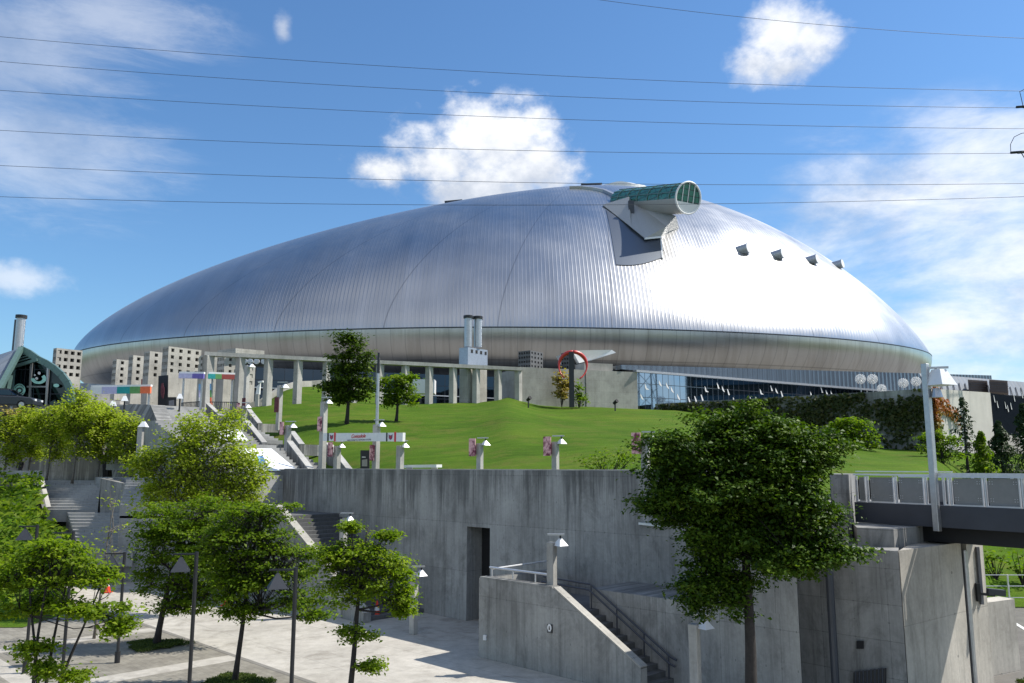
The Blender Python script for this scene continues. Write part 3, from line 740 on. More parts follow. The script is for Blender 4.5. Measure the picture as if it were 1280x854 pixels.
# facade line in front of the stadium's base
F0 = Vector((14.2, 92)); F1 = Vector((46.0, 112)); FD = (F1 - F0).normalized(); FN = Vector((FD.y, -FD.x))
F2 = F0 + FD * 76
def FP(s_, z, out=0.0): q = F0 + FD * s_ + FN * out; return Vector((q.x, q.y, z))
def slab(mb, s0, s1, z0, z1, out, thick):
    mb.extrude([FP(s0, z0, out), FP(s1, z0, out), FP(s1, z1, out), FP(s0, z1, out)], Vector((-FN.x, -FN.y, 0)) * thick)
mb = MB(); slab(mb, 0.0, 76, 12.2, 16.75, 0, 0.4); mb.build('window_wall', M['glass'], stadium)
mb = MB(); slab(mb, -0.3, 76, 16.75, 17.0, 0.25, 1.0); mb.build('cornice', plain('cornice_metal', (0.45, 0.46, 0.48), 0.4, 0.5), stadium)
mb = MB()
mb.extrude([FP(-2, 17.0, -.3), FP(76, 17.0, -.3), FP(76, 20.9, -.3), FP(-2, 17.5, -.3)], Vector((-FN.x, -FN.y, 0)) * 20)
mb.build('metal_fascia', M['fascia'], stadium)
# white bird stickers on the windows
def bird_mesh(mb, s_, z, w, kind):
    if kind == 0: pts = [(0, 0.95), (0.28, 0.55), (0.36, 0.25), (0.85, 0.05), (0.8, 0.0), (0.2, 0.0), (0.05, 0.3)]
    elif kind == 1: pts = [(0.1, 1.0), (0.4, 0.55), (0.62, 0.2), (0.72, 0.0), (0.45, 0.08), (0.2, 0.3), (0.1, 0.65)]
    else: pts = [(0.0, 0.95), (0.14, 1.0), (0.42, 0.45), (0.6, 0.05), (0.28, 0.0), (0.2, 0.3)]
    mb.extrude([FP(s_ + a * w, z + b * w, 0.012) for a, b in pts], Vector((FN.x, FN.y, 0)) * 0.012)
def pix_on_F(px, py):
    d = pix_dir(px, py); # solve F0 + FD s = d.xy t
    A = np.array([[d.x, -FD.x], [d.y, -FD.y]]); t, s_ = np.linalg.solve(A, np.array([F0.x, F0.y]))
    return s_, EYE + d.z * t
for i, (px, py, k) in enumerate([(806, 487, 0), (823, 483, 1), (832, 486, 1), (838, 491, 1), (800, 500, 1), (846, 500, 1), (860, 504, 2), (868, 503, 2), (876, 501, 2), (881, 490, 0), (896, 486, 2), (902, 490, 1), (909, 494, 2), (916, 504, 1), (950, 493, 0), (963, 489, 2), (969, 492, 1), (976, 496, 2), (1013, 496, 0), (1026, 491, 2), (1032, 494, 1), (1038, 495, 1), (937, 503, 1), (944, 503, 1), (1083, 493, 1)]):
    s_, z = pix_on_F(px, py); mb = MB(); bird_mesh(mb, s_, z, 0.74, k); mb.build('bird_decal', M['white'], stadium)

# ================================================================== LOW CONCRETE BUILDINGS BESIDE THE STADIUM
W0 = Vector((0.85, 87.0)); WD = (F0 - W0).normalized(); WN = Vector((WD.y, -WD.x)); WL = (F0 - W0).length
def WP(s_, z, out=0.0): q = W0 + WD * s_ + WN * out; return Vector((q.x, q.y, z))
cw = thing('concrete_wall', 'long pale concrete wall block behind the red ring sculpture', 'wall', WP(WL / 2, 12.5))
mb = MB(); mb.extrude([WP(0, 11, 0), WP(WL * .535, 11, 0), WP(WL * .535, 16.75, 0), WP(0, 16.75, 0)], Vector((-WN.x, -WN.y, 0)) * 6); mb.build('wall_panel', M['pale'], cw)
mb = MB(); mb.extrude([WP(WL * .55, 11, 0), WP(WL, 11, 0), WP(WL, 16.75, 0), WP(WL * .55, 16.75, 0)], Vector((-WN.x, -WN.y, 0)) * 6); mb.build('wall_panel', M['pale'], cw)
mb = MB(); mb.extrude([WP(WL * .535, 11, -.2), WP(WL * .55, 11, -.2), WP(WL * .55, 16.7, -.2), WP(WL * .535, 16.7, -.2)], Vector((-WN.x, -WN.y, 0)) * 3); mb.build('metal_joint', M['steel'], cw)
mb = MB(); mb.extrude([WP(WL * .57, 16.75, -1), WP(WL * .82, 16.75, -1), WP(WL * .82, 17.7, -1), WP(WL * .57, 17.7, -1)], Vector((-WN.x, -WN.y, 0)) * 3); mb.build('roof_upstand', M['pale'], cw)
cp = thing('wedge_canopy', 'white wedge shaped canopy above the pale concrete wall', 'canopy', P(740, 450, 97))
mb = MB(); mb.extrude([P(715, 438, 92), P(765, 437.5, 94), P(770, 441, 94), P(741, 449.5, 93.5), P(724, 454, 92.5)], Vector((-1.5, 6, 0.1))); mb.build('canopy_slab', M['white'], cp)
mb = MB(); mb.bar(P(728, 460, 96), P(728, 446, 96), 0.6); mb.build('prop', M['steel'], cp)

def windowed_tower(name, label, cat, pxl, pxc, pxr, ytop, ybot, D, nl, nr, rows, ywin, m, group=None, ang=None, skipgrid=None):
    """A concrete tower with two visible faces meeting at the corner pxc; square openings are cut right through the face."""
    ztop = P(pxc, ytop, D).z; zbot = P(pxc, ybot, D).z; zw = P(pxc, ywin, D).z
    c = P(pxc, ytop, D); c2 = Vector((c.x, c.y))
    kl, kr = (pxl - 640) / FPX, (pxr - 640) / FPX
    ar = R(52) if ang is None else ang           # right face turns away to the back-right
    dr = Vector((math.cos(ar), math.sin(ar))); dl = Vector((-math.sin(ar), math.cos(ar)))
    wr = (kr * c2.y - c2.x) / (dr.x - kr * dr.y); wl = (kl * c2.y - c2.x) / (dl.x - kl * dl.y)
    t = thing(name, label, cat, (c2.x, c2.y, zbot), group)
    mb = MB(); mb.mat(m)
    rec = min(0.3, wr * 0.2)
    def face(d, w, ncol, flip):
        nrm_ = Vector((d.y, -d.x)) if not flip else Vector((-d.y, d.x))
        def q(s_, z, dep=0.0): p = c2 + d * s_ - nrm_ * dep; return (p.x, p.y, z)
        def quad(s0, s1, z0, z1, dep=0.0):
            f = [q(s0, z0, dep), q(s1, z0, dep), q(s1, z1, dep), q(s0, z1, dep)]
            mb.add(f, [(0, 1, 2, 3) if not flip else (3, 2, 1, 0)])
        quad(0, w, zbot, zw)
        hh = (ztop - zw) / rows; ww = w / ncol
        for r_ in range(rows):
            for k in range(ncol):
                s0, s1 = k * ww, (k + 1) * ww; z0, z1 = zw + r_ * hh, zw + (r_ + 1) * hh
                sq = min(ww * .62, hh * .52) / 2; a0, a1 = (s0 + s1) / 2 - sq, (s0 + s1) / 2 + sq; sq = hh * .25; b0, b1 = (z0 + z1) / 2 - sq, (z0 + z1) / 2 + sq
                quad(s0, s1, z0, b0); quad(s0, s1, b1, z1); quad(s0, a0, b0, b1); quad(a1, s1, b0, b1)
                for (A, B) in (((a0, b0), (a1, b0)), ((a1, b0), (a1, b1)), ((a1, b1), (a0, b1)), ((a0, b1), (a0, b0))):
                    f = [q(A[0], A[1]), q(B[0], B[1]), q(B[0], B[1], rec), q(A[0], A[1], rec)]
                    mb.add(f, [(3, 2, 1, 0) if not flip else (0, 1, 2, 3)])
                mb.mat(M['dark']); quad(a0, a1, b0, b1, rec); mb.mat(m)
    face(dr, wr, nr, False); face(dl, wl, nl, True)
    a, b, cc, d = c2, c2 + dr * wr, c2 + dr * wr + dl * wl, c2 + dl * wl
    mb.add([(a.x, a.y, ztop), (b.x, b.y, ztop), (cc.x, cc.y, ztop), (d.x, d.y, ztop)], [(0, 1, 2, 3)])
    for (p, q2) in ((b, cc), (cc, d)):
        mb.add([(p.x, p.y, zbot), (q2.x, q2.y, zbot), (q2.x, q2.y, ztop), (p.x, p.y, ztop)], [(0, 1, 2, 3)])
    mb.build('perforated_shaft', None, t)
    return t, c2, dr, dl, wr, wl
GT = 'perforated concrete towers beside the stadium'
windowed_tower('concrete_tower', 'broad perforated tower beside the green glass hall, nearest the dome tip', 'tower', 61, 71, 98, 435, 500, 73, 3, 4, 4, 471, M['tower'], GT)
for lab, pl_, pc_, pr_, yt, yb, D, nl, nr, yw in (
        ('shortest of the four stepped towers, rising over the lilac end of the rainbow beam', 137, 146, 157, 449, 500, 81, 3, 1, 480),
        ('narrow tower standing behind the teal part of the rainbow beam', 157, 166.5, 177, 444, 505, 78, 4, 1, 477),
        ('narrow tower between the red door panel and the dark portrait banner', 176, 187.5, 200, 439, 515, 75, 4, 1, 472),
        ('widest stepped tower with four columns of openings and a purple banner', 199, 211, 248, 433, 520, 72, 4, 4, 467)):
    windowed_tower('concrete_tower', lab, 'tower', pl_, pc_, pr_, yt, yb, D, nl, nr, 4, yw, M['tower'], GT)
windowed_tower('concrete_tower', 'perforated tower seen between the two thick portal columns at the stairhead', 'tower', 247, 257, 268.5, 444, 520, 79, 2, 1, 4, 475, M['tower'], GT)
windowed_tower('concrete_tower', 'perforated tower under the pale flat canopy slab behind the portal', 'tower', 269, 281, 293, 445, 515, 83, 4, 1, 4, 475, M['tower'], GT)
windowed_tower('concrete_tower', 'low perforated tower behind the slim white lamps at the lawn edge', 'tower', 297, 300, 317, 455, 512, 84, 1, 2, 3, 482, M['tower'], GT)
cs = thing('canopy_slab', 'flat pale concrete canopy slab above the portal columns', 'canopy', P(300, 440, 84))
mb = MB(); a, b = P(283, 440.5, 84), P(319, 443.5, 87); mb.bar(a, b, 3.0, 0.62); mb.build('slab', M['pale'], cs)
mb = MB(); mb.bar(P(292, 450, 85), P(292, 444, 85), 0.5); mb.build('support', M['pale'], cs)
for lab, args in (('dark perforated plant tower left of the red ring', (648, 663, 679, 438, 462, 92, 5, 4, 4, 460)),
                  ('dark perforated plant tower seen through the red ring', (702, 717, 735, 440, 465, 93, 5, 4, 4, 461))):
    windowed_tower('plant_tower', lab, 'tower', *args, concrete('dark_concrete_%d' % args[0], (0.12, 0.125, 0.13), 0.3, (3, 3)), 'dark perforated towers')

la = thing('low_annex', 'low concrete annex with blue grey top band under the dome tip', 'building', P(118, 500, 92))
a, b = P(58, 500, 92), P(150, 500, 96); mb = MB(); mb.prism([(a.x, a.y), (b.x, b.y), (b.x - 3, b.y + 9), (a.x - 3, a.y + 9)], 10, P(100, 486, 92).z); mb.build('wall', M['pale'], la)
mb = MB(); mb.prism([(a.x, a.y + .6), (b.x, b.y + .6), (b.x - 3, b.y + 9.6), (a.x - 3, a.y + 9.6)], P(100, 486, 92).z, P(100, 476.5, 92).z); mb.build('upper_band', M['fascia'], la)
# chimney block
def stack(mb_parent, px, y0, y1, D, rpx, capm):
    a, b = P(px, y1, D), P(px, y0, D); a = Vector((b.x, b.y, a.z)); r_ = rpx * D / FPX
    mb = MB(); mb.tube([a, b], r_, 20); o = mb.build('flue', M['steel'], mb_parent, smooth=False)
    mb = MB(); mb.tube([b, b + Vector((0, 0, 0.28))], r_ * 1.28, 20); mb.build('flue_cap', capm, o)
ch = thing('chimney_tower', 'square metal and concrete tower with two round flues', 'chimney', P(590, 506, 86))
cc_ = P(585, 434, 85); c2 = Vector((cc_.x, cc_.y)); ar = R(50)
dr = Vector((math.cos(ar), math.sin(ar))); dl = Vector((-math.sin(ar), math.cos(ar)))
kr, kl = (608.5 - 640) / FPX, (574 - 640) / FPX
wr = (kr * c2.y - c2.x) / (dr.x - kr * dr.y); wl = (kl * c2.y - c2.x) / (dl.x - kl * dl.y)
def shaft(z0, z1, name, m, grow=0.0):
    a = c2 - dr * grow - dl * grow; pts = [a, a + dr * (wr + 2 * grow), a + dr * (wr + 2 * grow) + dl * (wl + 2 * grow), a + dl * (wl + 2 * grow)]
    mb = MB(); mb.prism([(p.x, p.y) for p in pts], z0, z1); return mb.build(name, m, ch)
zt, zm, zb = P(585, 434, 85).z, P(585, 458, 85).z, P(585, 510, 85).z
shaft(zb, zm, 'lower_shaft', M['pale']); up_ = shaft(zm, zt, 'upper_shaft', plain('zinc_cladding', (0.36, 0.40, 0.46), 0.4, 0.4), 0.04)
for k in range(4):
    mb = MB(); p = c2 + dr * (wr * (0.14 + 0.24 * k)); n_ = Vector((dr.y, -dr.x)); z = zt - 0.35
    mb.extrude([Vector((p.x, p.y, z - .2)) + Vector((n_.x, n_.y, 0)) * .045, Vector((p.x + dr.x * .3, p.y + dr.y * .3, z - .2)) + Vector((n_.x, n_.y, 0)) * .045, Vector((p.x + dr.x * .3, p.y + dr.y * .3, z + .15)) + Vector((n_.x, n_.y, 0)) * .045, Vector((p.x, p.y, z + .15)) + Vector((n_.x, n_.y, 0)) * .045], Vector((n_.x, n_.y, 0)) * 0.02)
    mb.build('vent_opening', M['dark'], ch)
stack(ch, 585.5, 398, 434, 85.8, 5.0, M['black']); stack(ch, 597.5, 399, 434, 86.4, 5.0, M['black'])

# colonnade
colo = thing('colonnade', 'long concrete beam on a row of square columns along the lawn top', 'colonnade', P(450, 505, 80))
C0 = Vector((P(262, 440, 75).x, 75)); C1 = Vector((P(652, 460, 87).x, 87)); CD = (C1 - C0).normalized()
def col_at(px):
    k = (px - 640) / FPX; s_ = (k * C0.y - C0.x) / (CD.x - k * CD.y); return C0 + CD * s_
zbm = P(262, 440.5, 75).z
ang = math.atan2(CD.y, CD.x)
for i, (px, w) in enumerate(((257.5, .78), (298, .66), (333.5, .62), (371, .62), (407, .6), (441, .6), (474, .6), (506, .6), (536, .6), (566, .6), (595, .6), (622.5, .6), (648, .6))):
    p = col_at(px); zb = lawn_z(p.x, p.y) - 0.3 if px > 320 else 9.4
    mb = MB(); mb.box((p.x, p.y, (zb + zbm - .35) / 2), (w, w, zbm - .35 - zb), R(54)); mb.build('column', M['post'], colo, bevel=0.02)
mb = MB(); a, b = col_at(252), col_at(652); mb.bar((a.x, a.y, zbm - .18), (b.x, b.y, zbm - .18), 0.9, 0.36); mb.build('beam', M['post'], colo)
bb = thing('glazed_hall', 'dark glazed wall set back behind the colonnade', 'building', P(480, 490, 100))
mb = MB(); a, b = P(296, 440, 92), P(650, 470, 104); mb.prism([(a.x, a.y), (b.x, b.y), (b.x - 4, b.y + 12), (a.x - 4, a.y + 12)], 11, 17.4); mb.build('glass_front', M['darkglass'], bb)
mb = MB(); d = (b - a).normalized(); n_ = Vector((d.y, -d.x, 0)); mb.bar(Vector((a.x, a.y, 15.1)) + n_ * 0.4, Vector((b.x, b.y, 14.6)) + n_ * 0.4, 0.12); mb.build('handrail', M['rail'], bb)
lw = thing('edging_wall', 'low curved concrete edging at the top of the grass slope behind the columns', 'wall', P(380, 485, 90))
mb = MB(); pp = [P(300, 515, 84), P(330, 505, 85), P(352, 497, 87), P(371, 489.5, 89), P(388, 484, 91), P(405, 480, 92)]
for p, q in zip(pp[:-1], pp[1:]):
    p = Vector((p.x, p.y, max(p.z, lawn_z(p.x, p.y) + .2))); q = Vector((q.x, q.y, max(q.z, lawn_z(q.x, q.y) + .2))); mb.bar(p, q, 0.4, 0.9)
mb.build('coping', M['pale'], lw)
wb = tag(MB().box(P(530, 484, 94), (2.6, 2.0, 1.6)).build('equipment_box', M['white']), 'white equipment cabinet in the shade behind the colonnade', 'cabinet')

# floodlight speakers under the portal (round white discs)
fx = thing('spotlight_rack', 'black rack of four round white spotlights under the portal beam', 'lights', P(316, 452, 80))
mb = MB(); mb.bar(P(303, 452.5, 79), P(336, 452.5, 79.5), 0.5, 0.75); mb.build('rack', M['black'], fx)
for px in (306, 313, 321, 330):
    p = P(px, 452, 78.6); mb = MB(); mb.tube([p, p + Vector((0, -0.12, 0))], 0.27, 16); mb.build('lamp_lens', M['lampshade'], fx)

# rainbow beams and posts
def beam_of(name, label, segs, D0, D1, y0, y1, h, cat='banner', group=None):
    t = thing(name, label, cat, P(segs[0][0], y0, D0), group)
    xa, xb = segs[0][0], segs[-1][1]
    def at(px): f = (px - xa) / (xb - xa); return P(px, y0 + (y1 - y0) * f, D0 + (D1 - D0) * f)
    for a, b, m in segs:
        mb = MB(); mb.bar(at(a), at(b), 0.25, h); mb.build('colour_panel', M[m], t)
    mb = MB(); q = at(xa) + Vector((0, .1, h / 2 + .09)); r_ = at(xb) + Vector((0, .1, h / 2 + .09)); mb.bar(q, r_, 0.34, 0.16); mb.build('cap_rail', M['white'], t)
    for px in (xa + 4, xb - 4):
        p = at(px) + Vector((0, .35, 0)); mb = MB(); mb.bar((p.x, p.y, 10.9), (p.x, p.y, p.z), 0.14); mb.build('support_post', M['steel'], t)
GR = 'rainbow coloured banners at the stairhead'
beam_of('rainbow_beam', 'long beam banner in lilac, teal, green and orange above the pale trees', [(114, 128, 'white'), (128, 147, 'lilac'), (147, 163, 'teal'), (163, 176, 'green'), (176, 188.5, 'orange')], 67, 67, 488.5, 487.5, 0.55, group=GR)
beam_of('rainbow_beam', 'short purple beam banner in front of the widest tower', [(224, 241, 'lilac'), (241, 255, 'purple')], 69, 69, 470, 470.5, 0.40, group=GR)
beam_of('rainbow_beam', 'teal, green and dark red beam banner between the portal columns', [(260, 269, 'teal'), (269, 277, 'green'), (277, 293, 'brownred')], 71, 72, 470.5, 471.5, 0.42, group=GR)
for lab, px, D in (('slim pale blue and cream banner post left of the portal column', 249.5, 71), ('teal to orange banner post right of the portal column', 264, 71.5)):
    t = thing('banner_post', lab, 'banner', P(px, 506, D), GR)
    for (y0, y1, m) in ((480, 488, 'skyblue'), (488, 497, 'lilac' if px < 255 else 'green'), (497, 508, 'orange' if px > 255 else 'white')):
        mb = MB(); mb.bar(P(px, y0, D), P(px, y1, D), 0.22 if px < 255 else 0.42, 0.1); mb.build('colour_panel', M[m], t)
t = thing('portrait_banner', 'tall dark banner with a standing figure hung between two towers', 'banner', P(200, 510, 72.6))
mb = MB(); mb.extrude([P(197, 511, 71.5), P(209.5, 511, 71), P(210, 469, 71), P(198, 470, 71.5)], Vector((0, .08, 0))); mb.build('cloth', M['black'], t)
mb = MB(); mb.extrude([P(203 + a, y, 70.9) for a, y in ((-.8, 498), (-2.5, 490), (-2.0, 484), (-1.2, 482), (-1.2, 479), (1.0, 479), (1.0, 482), (2.2, 484), (2.5, 490), (1.2, 498))], Vector((0, .04, 0))); mb.build('printed_figure', M['maroon'], t)
t = thing('door_panel', 'dark red door panel recessed between two towers', 'door', P(182, 508, 76))
mb = MB(); mb.extrude([P(176, 512, 75.8), P(185, 512, 75.2), P(185.5, 474, 75.2), P(176.5, 474, 75.8)], Vector((0, .1, 0))); mb.build('leaf_panel', M['brownred'], t)
t = thing('notice_board', 'dark notice board with pale picture beside the widest tower foot', 'sign', P(215, 515, 70))
mb = MB(); mb.extrude([P(208.5, 515, 70), P(220, 515, 70), P(220, 496.5, 70), P(209, 496.5, 70)], Vector((0, .1, 0))); mb.build('board', M['black'], t)
mb = MB(); mb.extrude([P(211, 507, 69.95), P(217.5, 507, 69.95), P(217.5, 500, 69.95), P(211, 501, 69.95)], Vector((0, .02, 0))); mb.build('picture', M['signtext'], t)

# ================================================================== RED RING SCULPTURE, PLANTING, LIGHTS ON THE LAWN
sc = thing('ring_sculpture', 'tall black blade carrying two curved red horns that almost close a ring', 'sculpture', P(715, 507, 86))
mb = MB(); Dq = 85.0
mb.prism([(P(711.8, 507, Dq).x, Dq), (P(718, 507, Dq).x, Dq), (P(718, 507, Dq).x, Dq + .4), (P(711.8, 507, Dq).x, Dq + .4)], P(715, 509, Dq).z, P(715, 440, Dq).z); mb.build('blade', M['black'], sc)
for sg in (-1, 1):
    mb = MB(); pts = []; rd = []
    for t in np.linspace(0, 1, 18):
        an = R(90) + sg * R(-158) * t * -1 if sg < 0 else R(90) - R(150) * t
        if sg < 0: an = R(90) + R(143) * t
        p = P(716 + 17.5 * math.cos(an), 457.5 - 17.5 * math.sin(an) * (1.0 if math.sin(an) > 0 else 1.05), Dq + .2 + 0.6 * math.sin(t * 3))
        pts.append(p); rd.append(0.08 + 0.16 * math.sin(math.pi * min(1, t * 1.1 + .22)) * (1 - 0.55 * t))
    mb.tube(pts, rd, 8); mb.build('horn', M['red'], sc, smooth=True)
for px, yb, lab in ((660.5, 515, 'small black lawn spotlight left of the ring sculpture'), (769, 514, 'small black lawn spotlight right of the ring sculpture')):
    p = P(px, yb, 80); p.z = lawn_z(p.x, p.y)
    t = thing('lawn_spotlight', lab, 'spotlight', p, 'black spotlights on the lawn')
    mb = MB(); mb.tube([p, p + Vector((0, 0, .75))], .07, 8); mb.build('stake', M['black'], t)
    mb = MB(); mb.tube([p + Vector((-.1, .15, .75)), p + Vector((.18, -.2, 1.0))], [.14, .2], 10); mb.build('lamp_head', M['dark'], t)

# round seed-head sculptures
def seedhead(px, py, rpx, D, label, zfoot):
    c = P(px, py, D); r_ = rpx * D / FPX
    t = thing('seed_head_sculpture', label, 'sculpture', (c.x, c.y, zfoot), 'wire seed head sculptures')
    mb = MB(); mb.tube([(c.x, c.y, zfoot), c], .05, 6); mb.build('stem', M['steel'], t)
    mb = MB(); g = math.pi * (3 - math.sqrt(5))
    for i in range(90):
        z = 1 - 2 * (i + .5) / 90; q = math.sqrt(1 - z * z); d = Vector((math.cos(g * i) * q, math.sin(g * i) * q, z))
        mb.tube([c + d * r_ * .15, c + d * r_], .014, 3, False); mb.tube([c + d * r_ * .96, c + d * r_ * 1.02], .05, 5)
    mb.build('spokes', M['white'], t)
for px, py, r_, lab in ((1075.5, 474, 6.2, 'round wire seed head on a stem, leftmost of the pair over the blue window'), (1090.5, 474, 6.2, 'round wire seed head on a stem, second over the blue window'), (1102, 486, 5.5, 'lower round wire seed head just above the ivy wall'), (1129, 479, 6, 'round wire seed head between the lower one and the tall lamp post'), (1145, 477, 6, 'round wire seed head just left of the tall lamp post'), (1162, 482, 5, 'small wire seed head right behind the tall lamp post')):
    seedhead(px, py, r_, 88, lab, 12.3)

# ================================================================== RETAINING WALLS IN FRONT
WV = 23.05; VT = 6.05
rw = thing('retaining_wall', 'long tall board marked grey concrete retaining wall below the lawn', 'wall', UV2(28, WV, 0))
def uvbox(mb, u0, u1, v0, v1, z0, z1): mb.prism([tuple(UV2(a, b).xy) for a, b in ((u0, v0), (u1, v0), (u1, v1), (u0, v1))], z0, z1)
dl0, dl1, dz = 24.3, 25.68, 3.75
UL = 43.6
mb = MB()
uvbox(mb, dl1, UL, WV, WV + .9, -.3, VT); uvbox(mb, dl0, dl1, WV, WV + .9, dz, VT)
e0 = (8.24, 24.36); e1 = (8.54, 25.24)           # raking end of the wall
q0, q1 = UV2(dl0, WV), UV2(dl0, WV + .9)
mb.prism([tuple(q0.xy), e0, e1, tuple(q1.xy)][::-1], -.3, VT)
mb.build('wall_body', M['wall'], rw)
mb = MB(); uvbox(mb, dl0, dl1, WV + .85, WV + .95, -.2, dz); mb.build('doorway', M['dark'], rw)
mb = MB()
uvbox(mb, 13, UL, WV + .35, WV + .95, VT, VT + .035); mb.build('coping', M['pale'], rw)
mb = MB(); a, b = P(773, 656.5, 27.4), P(808, 660.5, 26.6)
q = UV2(*toUV(a)); mb.bar(UV2(toUV(a)[0], WV - .06, a.z), UV2(toUV(b)[0], WV - .06, b.z), .10, .07); mb.build('wall_rail', M['rail'], rw)
# the deck and the recessed block at the right end
dk = thing('bridge_abutment', 'pale concrete bridge abutment, half in sunlight, with a stained shaded flank', 'abutment', (11.1, 24.1, -.7))
zd = 4.95
c_a = (7.92, 23.43); c_b = (9.86, 21.4); c_c = (14.34, 25.0); nx, ny = (c_c[0] - c_b[0]), (c_c[1] - c_b[1]); ln = math.hypot(nx, ny); nx /= ln; ny /= ln
mid = (8.98, 22.32)                               # where the block steps down to the bearing shelf
zs_ = 4.06
mb = MB()
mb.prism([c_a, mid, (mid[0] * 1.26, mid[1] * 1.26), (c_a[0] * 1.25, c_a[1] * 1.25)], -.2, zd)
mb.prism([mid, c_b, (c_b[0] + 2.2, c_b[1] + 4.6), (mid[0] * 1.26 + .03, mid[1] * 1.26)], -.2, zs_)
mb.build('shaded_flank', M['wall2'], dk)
mb = MB(); mb.prism([(mid[0] + .5, mid[1] + .62), (c_b[0] + .35, c_b[1] + .95), (c_b[0] + .2 + nx * 3.2, c_b[1] + 1.1 + ny * 3.2), (c_b[0] + 1.6, c_b[1] + 3.2), (mid[0] + 1.1, mid[1] + 2.4)], 3.9, 4.54); mb.build('added_shelf_block', M['wall2'], dk)  # block added on the shelf to hide its sunlit top behind a shaded face
mb = MB(); c_d = (c_b[0] + nx * 3.62, c_b[1] + ny * 3.62)
mb.prism([(c_b[0] + .03, c_b[1] + .03), c_d, (c_d[0] - ny * 2.5, c_d[1] + nx * 2.5), (c_b[0] + 1.6, c_b[1] + 2.5)], -.2, zs_ + .01)
mb.build('abutment_face', M['abut'], dk)
mb = MB(); o_ = .10                              # slot with the drain pipe
mb.prism([(c_d[0] - ny * .12, c_d[1] + nx * .12), (c_d[0] + nx * .32 - ny * .12, c_d[1] + ny * .32 + nx * .12), (c_d[0] + nx * .32 - ny * 2, c_d[1] + ny * .32 + nx * 2), (c_d[0] - ny * 2, c_d[1] + nx * 2)], -.2, zs_); mb.build('drain_slot', M['girder'], dk)
mb = MB(); e_ = (c_d[0] + nx * .34, c_d[1] + ny * .34); f_ = (c_d[0] + nx * 1.45, c_d[1] + ny * 1.45)
mb.prism([e_, f_, (f_[0] - ny * 2.4, f_[1] + nx * 2.4), (e_[0] - ny * 2.4, e_[1] + nx * 2.4)], -.2, zs_ + .06); mb.build('end_panel', M['abut'], dk)
mb = MB(); p = Vector((c_d[0] + nx * .16 + ny * .02, c_d[1] + ny * .16 - nx * .02, 0)); mb.tube([(p.x, p.y, 0), (p.x, p.y, 3.85)], .07, 10); mb.tube([(p.x, p.y, 0), (p.x, p.y, .25)], .13, 10); mb.build('drain_pipe', M['steel'], dk)
mb = MB(); p = Vector((c_d[0] + nx * .95 + ny * .03, c_d[1] + ny * .95 - nx * .03, 0)); mb.bar((p.x, p.y, 2.3), (p.x, p.y, 3.9), .16, .08); mb.build('conduit', M['signtext'], dk)
# pilaster pipe in the recess, small hole and louvre
mb = MB(); p = P(1037, 740, 22.35); mb.tube([(p.x, p.y - .05, 0), (p.x, p.y - .05, 4.8)], .10, 10); mb.build('rain_pipe', M['girder'], dk)
fl = Vector((-1, -1, 0)).normalized()
def on_flank(px, py):
    d = pix_dir(px, py); t = 31.25 / (d.x + d.y); return Vector((d.x * t, d.y * t, EYE + d.z * t))
mb = MB(); mb.extrude([on_flank(*q) + fl * .01 for q in ((1071, 801), (1080, 801), (1080, 811), (1071, 811))], fl * .02); mb.build('wall_hole', M['dark'], dk)
mb = MB(); mb.extrude([on_flank(*q) + fl * .01 for q in ((1068, 840), (1108, 835), (1108, 880), (1068, 880))], fl * .06); mb.build('louvre', M['black'], dk)
for i in range(8):
    mb = MB(); a = on_flank(1071 + i * 4.8, 838.6 - i * .6) + fl * .08; b = on_flank(1071 + i * 4.8, 880) + fl * .08; mb.bar(a, b, .03); mb.build('louvre_bar', M['girder'], dk)
mb = MB(); mb.prism([(6.4, 26.6), (8.3, 24.5), (9.85, 29.2), (11.4, 28.2), (13.2, 27.4), (15.2, 30), (18.6, 33.2), (14.5, 36.5), (10, 33)], 2.5, 4.9); struct(mb.build('deck_paving', M['steps']))
bw = thing('back_wall', 'grey concrete end pier where the footbridge railing begins', 'wall', P(1050, 690, 27.5))
mb = MB(); a, b = P(1038, 600, 24.6), P(1061, 600, 24.3)
mb.prism([(a.x, a.y), (b.x, b.y), (b.x + 1.2, b.y + 2.4), (a.x + .9, a.y + 2.4)], 3.9, 5.97); mb.build('pier', M['wall2'], bw)
# wing wall low, right of the abutment
sw = thing('wing_wall', 'low sunlit concrete wing wall between abutment and road', 'wall', P(1256, 842, 27))
mb = MB(); a, b = G(1238, 846, 0), G(1276, 838, 0); mb.prism([(a.x, a.y), (b.x, b.y), (b.x - .2, b.y + .5), (a.x - .2, a.y + .5)], -.1, 2.12); mb.build('wall_body', M['abut'], sw)
cam_ = thing('security_camera', 'dark security camera on a bracket arm on the sunlit abutment', 'camera', P(1219, 745, 25.6))
Dn = c_d[1] + .25
pA = Vector((c_d[0] + nx * .72, c_d[1] + ny * .72, P(1216, 745, 23.6).z)); out = Vector((ny, -nx, 0))
mb = MB(); mb.bar(pA + Vector((0, 0, .28)) + out * .05, pA + Vector((0, 0, -.22)) + out * .05, .16, .10); mb.build('wall_plate', M['black'], cam_)
mb = MB(); mb.bar(pA + out * .05, pA + out * .40 + Vector((.12, 0, -.02)), .07); mb.build('bracket', M['black'], cam_)
mb = MB(); mb.bar(pA + out * .30 + Vector((.02, 0, .08)), pA + out * .48 + Vector((.36, .1, .04)), .17, .17); mb.build('housing', M['girder'], cam_)

